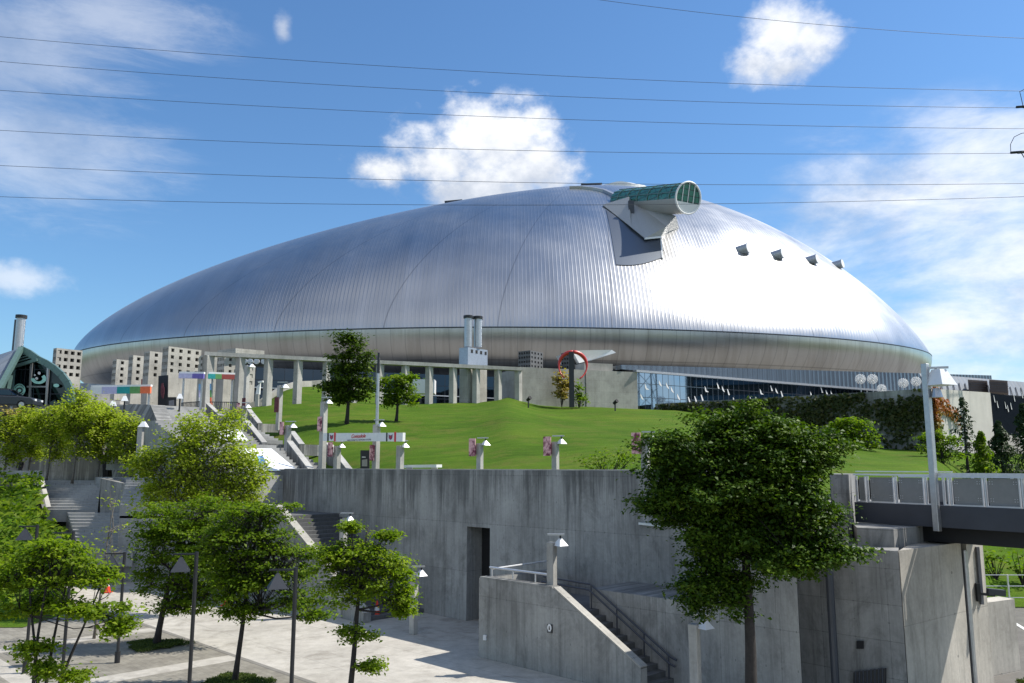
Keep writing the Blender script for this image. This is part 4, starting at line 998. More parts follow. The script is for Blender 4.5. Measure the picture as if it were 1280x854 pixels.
# stair block: the inner ledge wall, the parapet box and the steps
lg = thing('ledge_wall', 'lower grey concrete wall along the inside of the open stair', 'wall', UV2(12, 20.8, 0))
LV = 20.8; mb = MB(); q0 = UV2(17.3, LV); q1 = UV2(17.3, WV - .02)
mb.prism([tuple(q0.xy), (7.43, 22.0), (8.2, 24.26), tuple(q1.xy)][::-1], -.2, 2.35)
q2 = UV2(12.2, LV); mb.prism([(q2.x - .002, q2.y - .002), (7.431, 21.997), (8.2, 24.26), (q2.x + 1.6, q2.y + 1.6)][::-1], 2.35, 6.0)
mb.build('wall_body', M['wall'], lg)
pb = thing('parapet_wall', 'grey concrete stair parapet wall with a sloping sunlit coping', 'wall', UV2(18, 19.1, 0))
PV = 19.1
mb = MB()
poly = [(20.65, -.1), (14.1, -.1), (14.1, .70), (17.35, 2.52), (20.65, 2.52)]
mb.extrude([UV2(u, PV, z) for u, z in poly], DV * .28); mb.build('parapet_body', M['wall'], pb)
mb = MB(); mb.extrude([UV2(20.65, PV + .28, -.1), UV2(20.65, WV - .4, -.1), UV2(20.65, WV - .4, 2.52), UV2(20.65, PV + .28, 2.52)], DU * -.28); mb.build('end_wall', M['wall'], pb)
mb = MB(); mb.bar(UV2(17.3, PV + .14, 2.54), UV2(14.1, PV + .14, .74), .30, .05); mb.build('sloping_coping', M['pale'], pb)
mb = MB(); mb.bar(UV2(20.6, PV + .14, 2.55), UV2(17.36, PV + .14, 2.55), .30, .05); mb.build('level_coping', M['wall'], pb)
mb = MB(); a, b = UV2(20.5, PV + .35, 2.85), UV2(17.8, PV + .35, 2.85); mb.tube([a, b], .035, 8); mb.tube([UV2(20.4, PV + .4, 2.80), UV2(20.4, WV - .6, 2.85)], .035, 8)
for u in (20.4, 19.4, 18.4): mb.tube([UV2(u, PV + .35, 2.5), UV2(u, PV + .35, 2.85)], .025, 6)
mb.build('handrail', M['rail'], pb)
def small_sign():
    t = thing('wall_sign', 'small square sign with a white circle on the stair parapet', 'sign', P(687, 785, 25.5))
    def onp(px, py):
        d = pix_dir(px, py); s_ = PV * math.sqrt(2) / (d.x + d.y); return Vector((d.x * s_, d.y * s_, EYE + d.z * s_)) - DV * .012
    mb = MB(); mb.extrude([onp(*q) for q in ((684.5, 780), (691, 780.8), (691, 791.5), (684.5, 790.6))], DV * -.02); mb.build('plate', M['black'], t)
    c = onp(687.8, 784.6) - DV * .024; mb = MB(); mb.extrude([c + DU * .085 * math.cos(a) + Vector((0, 0, .11 * math.sin(a))) for a in np.linspace(0, 2 * math.pi, 20, endpoint=False)], DV * -.006); mb.build('disc', M['white'], t)
    mb = MB(); mb.extrude([c - DV * .008 + DU * a + Vector((0, 0, b)) for a, b in ((.03, -.06), (-.03, -.06), (-.012, .05), (.012, .05))], DV * -.004); mb.build('symbol', M['black'], t)
    mb = MB(); mb.extrude([onp(*q) - DV * .022 for q in ((685.5, 788.2), (690, 788.8), (690, 790.6), (685.5, 790))], DV * -.004); mb.build('text_line', M['signtext'], t)
    t2 = thing('wall_lamp', 'small white fitting low on the left end of the stair parapet', 'lamp', onp(607, 797))
    mb = MB(); mb.extrude([onp(*q) for q in ((605.5, 793.5), (609, 794), (609, 800.5), (605.5, 800))], DV * -.06); mb.build('fitting', M['lampshade'], t2, bevel=.01)
small_sign()
st = thing('open_stair', 'grey concrete steps going down between parapet and ledge wall', 'steps', UV2(14, 20, 0))
mb = MB(); n = 11
for i in range(n):
    u0 = 14.2 + i * .272; uvbox(mb, u0, 17.2 if i == n - 1 else u0 + .272, PV + .285, LV - .005, -.05, .16 * (i + 1))
uvbox(mb, 17.205, 20.36, PV + .285, WV - .4, -.05, .16 * n - .003)
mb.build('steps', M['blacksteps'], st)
mb = MB()
for dv, dz_ in ((0, 0), (.09, -.16)):
    pts = [UV2(19.2, LV - .12 - dv, 2.56 + dz_), UV2(17.15, LV - .12 - dv, 2.50 + dz_), UV2(14.2, LV - .12 - dv, .76 + dz_), UV2(14.0, LV - .12 - dv, .70 + dz_)]
    mb.tube(pts, .032, 8)
for u, z in ((19.0, 2.55), (17.1, 2.5), (16.1, 1.88), (15.1, 1.29), (14.25, .79)):
    mb.tube([UV2(u, LV - .16, z - .95), UV2(u, LV - .16, z)], .025, 6)
mb.build('handrail', M['girder'], st)
# the long flight up the left part of the wall
SV = 19.8
ls = thing('long_stair', 'long dark flight of concrete steps climbing beside the tall wall', 'steps', UV2(35, 21, 0))
mb = MB(); n = 24
for i in range(n):
    u0 = 28.4 + i * .292; uvbox(mb, u0, 40.3 if i == n - 1 else u0 + .292, SV + .36, WV - .005, -.05, .1625 * (i + 1))
n2 = 10
for i in range(n2):
    u0 = 40.305 + i * .28; uvbox(mb, u0, 49 if i == n2 - 1 else u0 + .28, SV + .36, WV - .005 if u0 < 43 else WV + 3, 3.0, 3.9 + .16 * (i + 1))
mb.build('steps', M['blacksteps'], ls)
sp_ = thing('parapet_wall', 'grey concrete parapet wall of the long flight with a sunlit sloping coping', 'wall', UV2(36, SV, 0))
mb = MB(); poly = [(28.2, -.1), (28.2, .35), (35.5, 4.35), (40.2, 4.35), (43.2, 6.0), (49, 6.0), (49, -.1)]
mb.extrude([UV2(u, SV, z) for u, z in poly], DV * .355); mb.build('parapet_body', M['wall'], sp_)
for (a, za), (b, zb) in zip(poly[1:5], poly[2:6]):
    mb = MB(); mb.bar(UV2(a, SV + .18, za + .02), UV2(b, SV + .18, zb + .02), .40, .05); mb.build('coping', M['pale'], sp_)
mb = MB(); uvbox(mb, 43.3, 60, 19.81, 46, 2.0, 5.48)
struct(mb.build('stair_terrace', M['steps']))

# ================================================================== MAIN STAIRS WITH PARAPETS (BETWEEN WALL AND STADIUM)
mst = thing('grand_stair', 'wide pale flights of steps climbing from the wall to the stadium', 'steps', UV2(50, 24, 6))
levels = [  # u0,u1,v of the main parapet, z0,z1, lane width, width of main flight to the left
    (40.66, 44.9, 24.85, 5.55, 7.45, 1.75, 5.2),
    (49.6, 54.6, 26.9, 7.45, 9.15, 1.75, 5.6),
    (62.5, 67.6, 29.9, 9.15, 11.1, 2.6, 5.4)]
for li, (u0, u1, v0, z0, z1, lane, wide) in enumerate(levels):
    n = 11; mb = MB()
    ue = levels[li + 1][0] if li < 2 else 74
    for i in range(n):
        a = u0 + (u1 - u0) * i / n; b = u0 + (u1 - u0) * (i + 1) / n
        z = z0 + (z1 - z0) * (i + 1) / n
        uvbox(mb, a, ue if i == n - 1 else b, v0 - wide, v0 - .16, z0 - 1.5, z)
    mb.build('main_flight', M['steps'], mst)
    mb = MB(); n = 8; uo = 1.5
    for i in range(n):
        a = u0 + uo + (u1 - u0) * i / n; b = u0 + uo + (u1 - u0) * (i + 1) / n
        uvbox(mb, a, b if i < n - 1 else b + 2.0, v0 + .16, v0 + .16 + lane, z0 - 2, z0 + .35 + (z1 - z0) * .75 * (i + 1) / n)
    mb.build('side_flight', M['steps'], mst)
# parapets
GP = 'sloping stair parapets on the grand stair'
def parapet(label, a, b, Da, Db, drop, flat=None):
    p, q = P(*a, Da), P(*b, Db)
    t = thing('stair_parapet', label, 'wall', (p.x, p.y, p.z - drop), GP)
    mb = MB(); d = Vector((q.x - p.x, q.y - p.y, 0)).normalized(); nn = Vector((d.y, -d.x, 0)) * .28
    mb.extrude([p, q, Vector((q.x, q.y, q.z - drop)), Vector((p.x, p.y, p.z - drop - .4))], nn); mb.build('parapet_body', M['wall'], t)
    mb = MB(); mb.bar(p + nn * .5 + Vector((0, 0, .03)), q + nn * .5 + Vector((0, 0, .03)), .36, .06); mb.build('coping', M['post'], t)
parapet('parapet ending above the wall between white carpet and lowest side flight', (387, 589), (359, 552), 46, 49.6, 1.2)
parapet('parapet behind the first sign post of the white beam sign', (436, 590), (408, 554.5), 46.5, 50, 1.1)
parapet('parapet left of the middle side flight', (328, 554), (306, 526.5), 54, 58, 1.3)
parapet('short parapet beside the banner lamp above the lowest side flight', (374.5, 556), (362.5, 540), 52, 55, 1.1)
parapet('parapet below the lawn corner, above the middle side flight', (322.5, 530), (309, 512.5), 60, 63, 1.1)
parapet('topmost parapet at the foot of the portal column', (274, 520), (257.5, 504.5), 66, 69.5, 1.2)
def lowwall(label, a, b, Da, Db, h, m='wall'):
    p, q = P(*a, Da), P(*b, Db); t = thing('landing_wall', label, 'wall', (p.x, p.y, p.z - h), 'low landing walls on the grand stair')
    d = (q - p).normalized(); nn = Vector((d.y, -d.x, 0)) * -.3
    mb = MB(); mb.extrude([p, q, q - Vector((0, 0, h)), p - Vector((0, 0, h))], nn); mb.build('wall_body', M[m], t)
lowwall('low concrete landing wall under the lawn corner behind the middle flight', (320, 529.5), (349, 530.5), 60, 62, .62)
lowwall('low concrete landing wall in front of the middle side flight', (327, 554), (360, 556), 54, 55, .72)
lowwall('low concrete landing wall behind the lowest side flight', (373, 555.5), (407, 556.5), 52, 53, .70)
lowwall('low concrete landing wall in front of the topmost side flight', (279, 527), (308, 528.5), 63, 64, .8)
# white carpet with the blue sign on the steps
cpt = thing('stair_carpet', 'white printed sheet laid over the lowest grand steps with a blue mark', 'banner', P(340, 585, 47))
def on_step(px, u, z):
    k = (px - 640) / FPX; Y = u * math.sqrt(2) / (1 - k); return Vector((k * Y, Y, z))
def z0f(u): return 5.55 + (u - 40.66) * .448 + .24
def z1f(u): return 7.45 + (u - 49.6) * .34 + .24
mb = MB(); mb.extrude([on_step(px, u, z0f(u)) for px, u in ((308, 41.0), (376, 41.0), (342, 43.8), (300, 43.8))], Vector((0, 0, .03))); mb.build('sheet', M['white'], cpt)
def disc(pxc, uc, rp, ru, m, name, par, lift):
    pts = [(pxc + rp * math.cos(a), uc + ru * math.sin(a)) for a in np.linspace(0, 2 * math.pi, 24, endpoint=False)]
    mb = MB(); mb.extrude([on_step(px, u, z0f(u) + lift) for px, u in pts], Vector((0, 0, .012))); mb.build(name, m, par)
disc(328, 42.2, 6.2, .62, M['blue'], 'blue_mark', cpt, .035); disc(325.5, 42.35, 3.2, .34, M['skyblue'], 'pale_mark', cpt, .05)
cpt2 = thing('stair_carpet', 'white printed sheet on the upper grand steps half hidden by leaves', 'banner', P(290, 550, 55), None)
mb = MB(); mb.extrude([on_step(px, u, z1f(u)) for px, u in ((272, 50.0), (313, 50.0), (301, 52.6), (268, 52.6))], Vector((0, 0, .03))); mb.build('sheet', M['white'], cpt2)

# fences at the stairhead
def iron_fence(label, a, b, Da, Db, h):
    p, q = P(*a, Da), P(*b, Db); t = thing('iron_fence', label, 'fence', p, 'black iron fences at the stairhead'); n = 14
    mb = MB(); mb.bar(p + Vector((0, 0, h)), q + Vector((0, 0, h)), .07); mb.bar(p + Vector((0, 0, .15)), q + Vector((0, 0, .15)), .05); mb.build('rails', M['black'], t)
    mb = MB()
    for i in range(n + 1): r_ = p + (q - p) * (i / n); mb.bar(r_, r_ + Vector((0, 0, h)), .045)
    mb.build('bars', M['black'], t)
iron_fence('black iron fence in front of the widest tower', (226, 515), (249, 513), 69, 70, .75)
iron_fence('black iron fence between the two portal columns', (262, 515), (297, 515), 70, 72, .85)

# ================================================================== LAMPS
def pyramid(mb, c, w, h, top=.22, rz=0):
    rot = Matrix.Rotation(rz, 3, 'Z'); vs = []
    for z, k in ((0, 1), (h, top)):
        for a, b in ((-1, -1), (1, -1), (1, 1), (-1, 1)): vs.append(Vector(c) + rot @ Vector((a * w / 2 * k, b * w / 2 * k, 0)) + Vector((0, 0, z)))
    mb.add(vs, [(3, 2, 1, 0), (4, 5, 6, 7), (0, 1, 5, 4), (1, 2, 6, 5), (2, 3, 7, 6), (3, 0, 4, 7)])
def wall_lamp_post(label, px, ytop, D, zb, w=.30, banner=False, shade=.34, group='concrete lamp posts with white pyramid shades', hood=True):
    w *= .8; top = P(px, ytop, D); b = Vector((top.x, top.y, zb)); t = thing('lamp_post', label, 'lamp post', b, group)
    mb = MB(); mb.box((b.x, b.y, (zb + top.z) / 2 - .12), (w, w, top.z - zb - .24), R(54)); mb.build('post', M['post'], t, bevel=.012)
    mb = MB(); mb.bar(top + Vector((-.12 * shade / .34, 0, 0)), top + Vector((shade * 1.1, -.05, 0)), w * .7, .05); mb.build('cap_plate', M['steel'], t)
    mb = MB(); mb.tube([top + Vector((shade * .75, -.06, -.02)), top + Vector((shade * .75, -.06, -.12))], .03, 6); mb.build('hanger', M['black'], t)
    mb = MB(); pyramid(mb, top + Vector((shade * .75, -.06, -.12 - shade * .62)), shade, shade * .62, .2, R(38)); mb.build('lamp_shade', M['lampshade'], t)
    if banner:
        c = top + Vector((-w * .5 - .22, -.1, -.42)); mb = MB(); mb.box(c, (.36, .03, .78), R(-35)); mb.build('pennant', M['pink'], t)
        mb = MB(); mb.box(c + Vector((.10, -.045, -.1)), (.20, .02, .45), R(-35)); mb.build('pennant_print', M['maroon'], t)
    return t
GL = 'concrete lamp posts with white pyramid shades'
for lab, px, yt, D, w in (('bannered lamp post on the wall, nearest the chimney tower below it', 600, 547.5, 36.5, .29), ('bannered lamp post on the wall below the red ring sculpture', 694, 545, 33.6, .29), ('bannered lamp post on the wall against the big dark tree', 806, 540, 30.6, .33),
        ('low bannered lamp post under the white beam sign', 422, 552, 44.5, .36), ('lamp post at the right end of the white beam sign', 500.5, 551, 40.5, .36)):
    wall_lamp_post(lab, px, yt, D, 5.0, w, banner=(px != 500.5), shade=.33)
for lab, px, yt, D, w, zb in (('tall bannered lamp post at the left end of the white beam sign', 405.5, 497, 45.5, .38, 5.0), ('tall lamp post behind the middle of the white beam sign', 471, 525, 42.5, .36, 5.0)):
    t = wall_lamp_post(lab, px, yt, D, zb, w, False, .36)
    p = P(px - 6, 530 if px < 420 else 566, D - .1)
    mb = MB(); mb.box(p, (.34, .03, .8), R(-35)); mb.build('pennant', M['pink'], t)
for lab, px, yt, D, zb in (('white lamp post rising beside the lawn at the landing wall', 350.5, 478, 60, 8.8), ('slim lamp post in front of the low perforated tower', 309.5, 453, 67, 10.2)):
    t = wall_lamp_post(lab, px, yt, D, zb, .40, False, .5)
    p = P(px - 5, 506, D - .2); mb = MB(); mb.box(p, (.45, .03, 1.1), R(-35)); mb.build('pennant', M['maroon'], t)
for lab, px, yt, D, zb in (('bannered lamp post on the parapet above the middle side flight', 305, 503.5, 59, 8.0), ('bannered lamp post on the parapet above the lowest side flight', 360.5, 527, 50.5, 6.5)):
    wall_lamp_post(lab, px, yt, D, zb, .38, True, .42)
wl_ = thing('lamp_post', 'white winged lamp post standing on the grass behind the columns', 'lamp post', P(322, 508, 70), GL)
mb = MB(); mb.extrude([P(319.5, 493, 70), P(324, 493, 70), P(325, 479, 70), P(321, 483, 70)], Vector((0, .3, 0))); mb.build('wing', M['white'], wl_)
mb = MB(); mb.bar(P(321, 508, 70), P(321.5, 493, 70), .3); mb.build('post', M['post'], wl_); mb = MB(); mb.bar(P(323, 478, 70), P(329, 477, 70), .25, .15); mb.build('arm', M['white'], wl_)
# lamps along the stairs below the wall
for lab, px, yt, D, zb in (('white lamp post beside the top of the long flight', 345, 595, 45.5, 3.85), ('lamp post standing at the parapet of the long flight', 430, 641.5, 35.2, 0), ('lamp post at the foot of the long flight on the plaza', 518, 708, 31.8, 0), ('lamp post rising from the corner of the stair parapet', 689.5, 668, 26.15, 2.4), ('shaded lamp post against the ledge wall left of the big tree', 867, 768, 22.4, 0)):
    wall_lamp_post(lab, px, yt, D, zb, .30, False, .36)
lampA = thing('lamp_post', 'tall white lamp post among the pale trees at left', 'lamp post', P(176, 600, 52), GL)
mb = MB(); p = P(176.5, 532, 52); mb.box((p.x, p.y, (5.4 + p.z) / 2), (.3, .3, p.z - 5.4)); mb.build('post', M['post'], lampA); mb = MB(); pyramid(mb, p + Vector((.15, 0, -.1)), .5, .35, .3); mb.build('lamp_shade', M['lampshade'], lampA)
for lab, px, py, D in (('small round white lamp in front of the teal beam part', 156, 500, 64), ('small round white lamp among the highest pale leaves', 141.5, 506, 63), ('small white globe lamp beside the notice board', 225, 497, 66.5)):
    p = P(px, py, D); t = thing('globe_lamp', lab, 'lamp', (p.x, p.y, 10.2), 'small white lamps at the stairhead')
    mb = MB(); mb.tube([(p.x, p.y, 10.2), p], .07, 8); mb.build('post', M['black'], t); mb = MB(); pyramid(mb, p - Vector((0, 0, .1)), .5, .4, .4, R(20)); mb.build('lamp_shade', M['lampshade'], t)
# black lamps of the plaza
def plaza_lamp(label, px, yt, D, off, zt=None):
    top = P(px, yt, D); b = Vector((top.x, top.y, 0)); t = thing('lamp_post', label, 'lamp post', b, 'black lamp posts of the plaza')
    mb = MB(); mb.tube([b, b + Vector((0, 0, .35))], .085, 12); mb.tube([b + Vector((0, 0, .3)), top], .047, 12); mb.build('post', M['black'], t, smooth=False)
    s_ = top + Vector((off, -.04, -.03)); mb = MB(); mb.bar(top + Vector((0, 0, -.05)), s_ + Vector((-.2 if off < 0 else .2, 0, -.02)), .05, .04); mb.build('arm', M['black'], t)
    mb = MB(); mb.tube([s_, s_ - Vector((0, 0, .1))], .02, 6); mb.build('hanger', M['black'], t)
    mb = MB(); pyramid(mb, s_ - Vector((0, 0, .42)), .44, .33, .12, R(20)); mb.build('lamp_shade', M['greyshade'], t)
plaza_lamp('black plaza lamp post left of the dark leafy tree', 156, 690, 27.3, -.40)
plaza_lamp('black plaza lamp post in front of the dark leafy tree, cut by the frame', 246, 690, 20.6, -.36)
plaza_lamp('black plaza lamp post between the two trees near the stair, cut by the frame', 370, 709.5, 19.3, -.40)
plaza_lamp('black plaza lamp post behind the low maple, shade against the hedge', 92, 664, 24.5, -.40)
plaza_lamp('black plaza lamp post behind the left edge of the low maple', 47, 656, 26, -.35)

# ================================================================== BEAM SIGN AND THINGS ON THE WALL TERRACE
bs = thing('beam_sign', 'long white beam sign with red lettering and red and black stripes', 'sign', P(455, 587, 43))
s0, s1 = P(405.5, 546.5, 44.2), P(505, 546.5, 39.6)
sdv = (s1 - s0); sl = sdv.length; sdn = sdv.normalized(); snn = Vector((sdn.y, -sdn.x, 0)).normalized()
mb = MB(); mb.bar(s0, s1, .16, .42); mb.build('board', M['white'], bs)
def onsign(f, z, d=.085): return s0 + sdv * f + Vector((0, 0, z)) + snn * d
for f, w, m, ex in ((.069, .011, 'black', 0), (.163, .011, 'signred', .04), (.818, .008, 'black', 0), (.915, .010, 'signred', .04)):
    mb = MB(); mb.extrude([onsign(f - w, -.21 - ex / 2), onsign(f + w, -.21 - ex / 2), onsign(f + w, .21 + ex), onsign(f - w, .21 + ex)], snn * .01); mb.build('stripe', M[m], bs)
for f in (.117, .862):
    mb = MB(); mb.extrude([onsign(f + a, z) for a, z in ((-.022, .13), (-.02, -.06), (0, -.14), (.02, -.06), (.022, .13), (.008, .08), (-.008, .08))], snn * .01); c_ = mb.build('crest', plain('crest_ink_%d' % int(f * 1000), (.22, .06, .12), .6), bs)
    mb = MB(); mb.extrude([onsign(f + a, z, .097) for a, z in ((-.006, .06), (-.005, -.04), (.006, -.06), (.006, .05))], snn * .006); mb.build('crest_bar', M['signred'], c_)
def text(body, loc, rot, size, m, parent, shear=0.0, align='CENTER', ext=.004, name='lettering', sx=1.0):
    cu = bpy.data.curves.new(name, 'FONT'); cu.body = body; cu.size = size; cu.align_x = align; cu.align_y = 'CENTER'; cu.extrude = ext; cu.shear = shear
    cu.materials.append(m); o = bpy.data.objects.new(name, cu); COL.objects.link(o); o.location = loc; o.rotation_euler = rot; o.scale = (sx, 1, 1)
    bpy.context.view_layer.update()
    me = bpy.data.meshes.new_from_object(o.evaluated_get(bpy.context.evaluated_depsgraph_get())); me.name = name
    mw = o.matrix_world.copy(); bpy.data.objects.remove(o); o = bpy.data.objects.new(name, me); COL.objects.link(o); me.transform(mw)
    if parent is not None: o.parent = parent; o.matrix_parent_inverse = parent.matrix_basis.inverted()
    return o
rzs = math.atan2(sdn.y, sdn.x)
text('Consadole', onsign(.47, .045, .095), (math.pi / 2, 0, rzs), .27, M['signred'], bs, .35, sx=1.05)
text('WELCOME TO SAPPORO DOME', onsign(.48, -.15, .095), (math.pi / 2, 0, rzs), .105, M['signtext'], bs, 0, sx=1.35)
fp = thing('flag_pole', 'tall thin grey pole with black tip between the two lawn trees', 'pole', P(473, 545, 47))
p = P(473.5, 441, 47); mb = MB(); mb.tube([(p.x, p.y, 6.0), (p.x, p.y, p.z - 1.2)], [.11, .075], 10); mb.build('pole', M['steel'], fp)
mb = MB(); mb.tube([(p.x, p.y, p.z - 1.2), p], [.085, .07], 10); mb.build('tip', M['black'], fp)
ib = thing('notice_board', 'free standing black notice board with pale map under the beam sign', 'sign', P(456, 588, 43))
a, b = P(450.5, 586, 43), P(461, 586, 43); mb = MB(); mb.extrude([P(450.5, 590, 43), P(461.5, 590, 43), P(461.5, 563, 43), P(450.5, 563, 43)], Vector((0, .12, 0))); mb.build('board', M['black'], ib)
mb = MB(); mb.extrude([P(452.5, 583, 42.98), P(459, 583, 42.98), P(459, 574, 42.98), P(452.5, 575, 42.98)], Vector((0, -.01, 0))); mb.build('map', M['pale'], ib)
mb = MB(); mb.extrude([P(452.5, 572, 42.98), P(457, 572, 42.98), P(457, 571, 42.98), P(452.5, 571, 42.98)], Vector((0, -.01, 0))); mb.build('heading', M['white'], ib)
be = thing('bench', 'long low white bench on the terrace right of the beam sign', 'bench', P(527, 590, 41))
mb = MB(); mb.bar(P(506, 583.2, 42), P(549, 582.6, 40.5), .4, .14); mb.build('seat', M['white'], be)
for px in (512, 543): mb = MB(); q = P(px, 584.5, 41.3); mb.bar(q, q - Vector((0, 0, .5)), .3); mb.build('leg', M['post'], be)

# ================================================================== FOOTBRIDGE
fb = thing('footbridge', 'dark grey steel footbridge with smoked railing panels at right', 'bridge', (10.3, 25.0, 4.5))
B0 = Vector((10.3, 25.0, 0)); BD = Vector((.5475, -.8368, 0)).normalized(); BN = Vector((BD.y, -BD.x, 0))   # BN points to the visible side
BL = 21.0; BW = 2.5
def BP(s_, z, out=0.0): return B0 + BD * s_ + BN * out + Vector((0, 0, z))
def bslab(mb, a, b, z0, z1, o0, o1): mb.extrude([BP(a, z0, o0), BP(b, z0, o0), BP(b, z1, o0), BP(a, z1, o0)], BN * (o1 - o0))
if BN.x > 0: BN = -BN
mb = MB(); bslab(mb, 0, BL, 4.55, 5.14, 0, -.12); bslab(mb, 0, BL, 4.55, 5.14, -BW + .12, -BW); bslab(mb, 0, BL, 4.98, 5.06, -.12, -BW + .12); mb.build('edge_girder', M['girder'], fb)
mb = MB(); bslab(mb, .6, BL, 4.12, 4.548, -.4, -BW + .4); bslab(mb, .6, BL, 4.55, 4.978, -.4, -BW + .4); mb.build('box_girder', M['girder2'], fb)
def railing(out, first):
    K = .82; lo, top = 5.15, 5.96
    edges = [K * e for e in [0.05, 0.50, 1.60, 2.70, 3.05, 3.30, 3.55] + [3.55 + 1.12 * i for i in range(1, 19)]]
    for a, b in zip(edges[:-1], edges[1:]):
        if abs(a - 3.05 * K) < .01: continue
        mb = MB(); mb.bar(BP(a + .03, lo, out), BP(a + .03, top - .05, out), .04, .08, up=BN); mb.build('rail_post', M['rail'], fb)
        mb = MB(); mb.bar(BP(b - .05, lo, out), BP(b - .05, top - .05, out), .028, .05, up=BN); mb.build('rail_post', M['rail'], fb)
        mb = MB(); mb.extrude([BP(a + .08, lo + .03, out - .05), BP(b - .08, lo + .03, out - .05), BP(b - .08, top - .08, out - .05), BP(a + .08, top - .08, out - .05)], BN * -.02); pn = mb.build('railing_panel', M['panel'], fb)
        if b - a > .8:
            mb = MB()
            for fx_ in (.13, .20, .78, .85):
                for z in (lo + .15, lo + .21, top - .22, top - .16):
                    q = BP(a + (b - a) * fx_, z, out - .045); mb.tube([q, q + BN * .012], .011, 6)
            mb.build('panel_bolts', M['rail'], pn)
        mb = MB(); mb.bar(BP(a + .02, lo, out), BP(b - .04, lo, out), .09, .055); mb.build('bottom_rail', M['rail'], fb)
    mb = MB(); mb.bar(BP(0, top, out), BP(2.45, top, out), .09, .045); mb.build('top_rail', M['rail'], fb)
    mb = MB(); mb.bar(BP(0, top + .09, out - .1), BP(2.95, top + .09, out - .1), .045, .03); mb.build('cable_rail', M['rail'], fb)
    mb = MB(); mb.bar(BP(2.6, top + .02, out), BP(BL, top + .02, out), .125, .08); mb.build('top_rail', M['rail'], fb)
railing(-.06, True)
def plain_rail(out):
    for i in range(20):
        mb = MB(); mb.bar(BP(.1 + 1.1 * i, 5.0, out), BP(.1 + 1.1 * i, 5.9, out), .05, .09, up=BN); mb.build('rail_post', M['rail'], fb)
    mb = MB(); mb.bar(BP(0, 5.9, out), BP(BL, 5.9, out), .12, .07); mb.build('top_rail', M['rail'], fb)
    mb = MB(); mb.extrude([BP(.1, 5.1, out), BP(BL - .5, 5.1, out), BP(BL - .5, 5.78, out), BP(.1, 5.78, out)], BN * -.02); mb.build('railing_panel', M['panel'], fb)
plain_rail(-BW + .08)
tl = thing('lamp_post', 'tall grey square lamp post fixed to the footbridge side', 'lamp post', BP(2.55, 4.6, .06))
pt = BP(2.55, 0, .08); ztop = P(1154, 455, pt.y).z
mb = MB(); mb.box((pt.x, pt.y, (4.45 + ztop) / 2), (.165, .165, ztop - 4.45), math.atan2(BD.y, BD.x)); mb.build('post', M['steel'], tl, bevel=.01)
mb = MB(); mb.bar((pt.x - .05, pt.y, ztop - .12), (pt.x + .55, pt.y - .2, ztop - .12), .06, .06); mb.bar((pt.x + .3, pt.y - .12, ztop - .14), (pt.x + .3, pt.y - .12, ztop - .3), .14); mb.build('arm', M['steel'], tl)
mb = MB(); pyramid(mb, Vector((pt.x + .32, pt.y - .12, ztop - .62)), .62, .45, .42, R(25)); mb.build('lamp_shade', M['lampshade'], tl)
mb = MB(); mb.tube([(pt.x + .22, pt.y - .1, ztop - .70), (pt.x + .22, pt.y - .1, ztop - .95)], [.10, .16], 12); mb.build('loudspeaker', M['steel'], tl)

# ================================================================== IVY WALL AND WHITE WALL AT RIGHT
iw = thing('ivy_wall', 'concrete terrace wall covered in dark ivy behind the big tree', 'wall', (30, 80, 7))
I0, I1 = Vector((16.2, 92.4, 0)), Vector((37.6, 73.0, 0)); ID = (I1 - I0).normalized(); IN = Vector((ID.y, -ID.x, 0))
if IN.y > 0: IN = -IN
mb = MB(); mb.extrude([I0 + Vector((0, 0, 6)), I1 + Vector((0, 0, 6)), I1 + Vector((0, 0, 13.1)), I0 + Vector((0, 0, 13.2))], -IN * .6); mb.build('wall_body', M['wall2'], iw)
ww_ = thing('white_wall', 'pale bare concrete end wall behind the conifers', 'wall', (44, 79, 7))
J1 = Vector((50.5, 86.0, 0)); mb = MB(); jn = Vector((I1 - J1)).normalized()
mb.extrude([I1 + Vector((0, 0, 5)), J1 + Vector((0, 0, 5)), J1 + Vector((0, 0, 13.9)), I1 + Vector((0, 0, 13.1))], Vector((-.7, .7, 0)) * 3); mb.build('wall_body', plain('lime_washed_concrete', (.50, .485, .44), .85, 0, .10, .5), ww_)
J2 = Vector((72, 106, 0)); mb = MB(); mb.extrude([J1 + Vector((0, .2, 5)), J2 + Vector((0, 0, 5)), J2 + Vector((0, 0, 9.6)), J1 + Vector((0, .2, 9.6))], Vector((-.7, .7, 0)) * 3); mb.build('plinth', M['pale'], ww_)
mb = MB(); mb.extrude([J1 + Vector((0.1, .3, 9.6)), J2 + Vector((0, 0, 9.6)), J2 + Vector((0, 0, 14.2)), J1 + Vector((0.1, .3, 13.9))], Vector((-.7, .7, 0)) * 3); gw = mb.build('dark_window', M['blackglass'], ww_)
for px, py in ((1242, 503), (1246, 510), (1256, 511), (1259, 515), (1263, 512), (1267, 502), (1277, 498)):
    d = pix_dir(px, py); e = (J2 - J1).normalized(); A = np.array([[d.x, -e.x], [d.y, -e.y]]); tt, s_ = np.linalg.solve(A, np.array([J1.x + .1, J1.y + .2])); c = Vector((d.x * tt, d.y * tt, EYE + d.z * tt)) + Vector((.7, -.7, 0)) * .05
    mb = MB(); mb.extrude([c + e * a * .6 + Vector((0, 0, b * .75)) for a, b in ((0, 1), (.15, 1), (.45, .4), (.7, 0), (.3, .05), (.15, .4))], Vector((.7, -.7, 0)) * .012); mb.build('bird_decal', M['white'], gw)
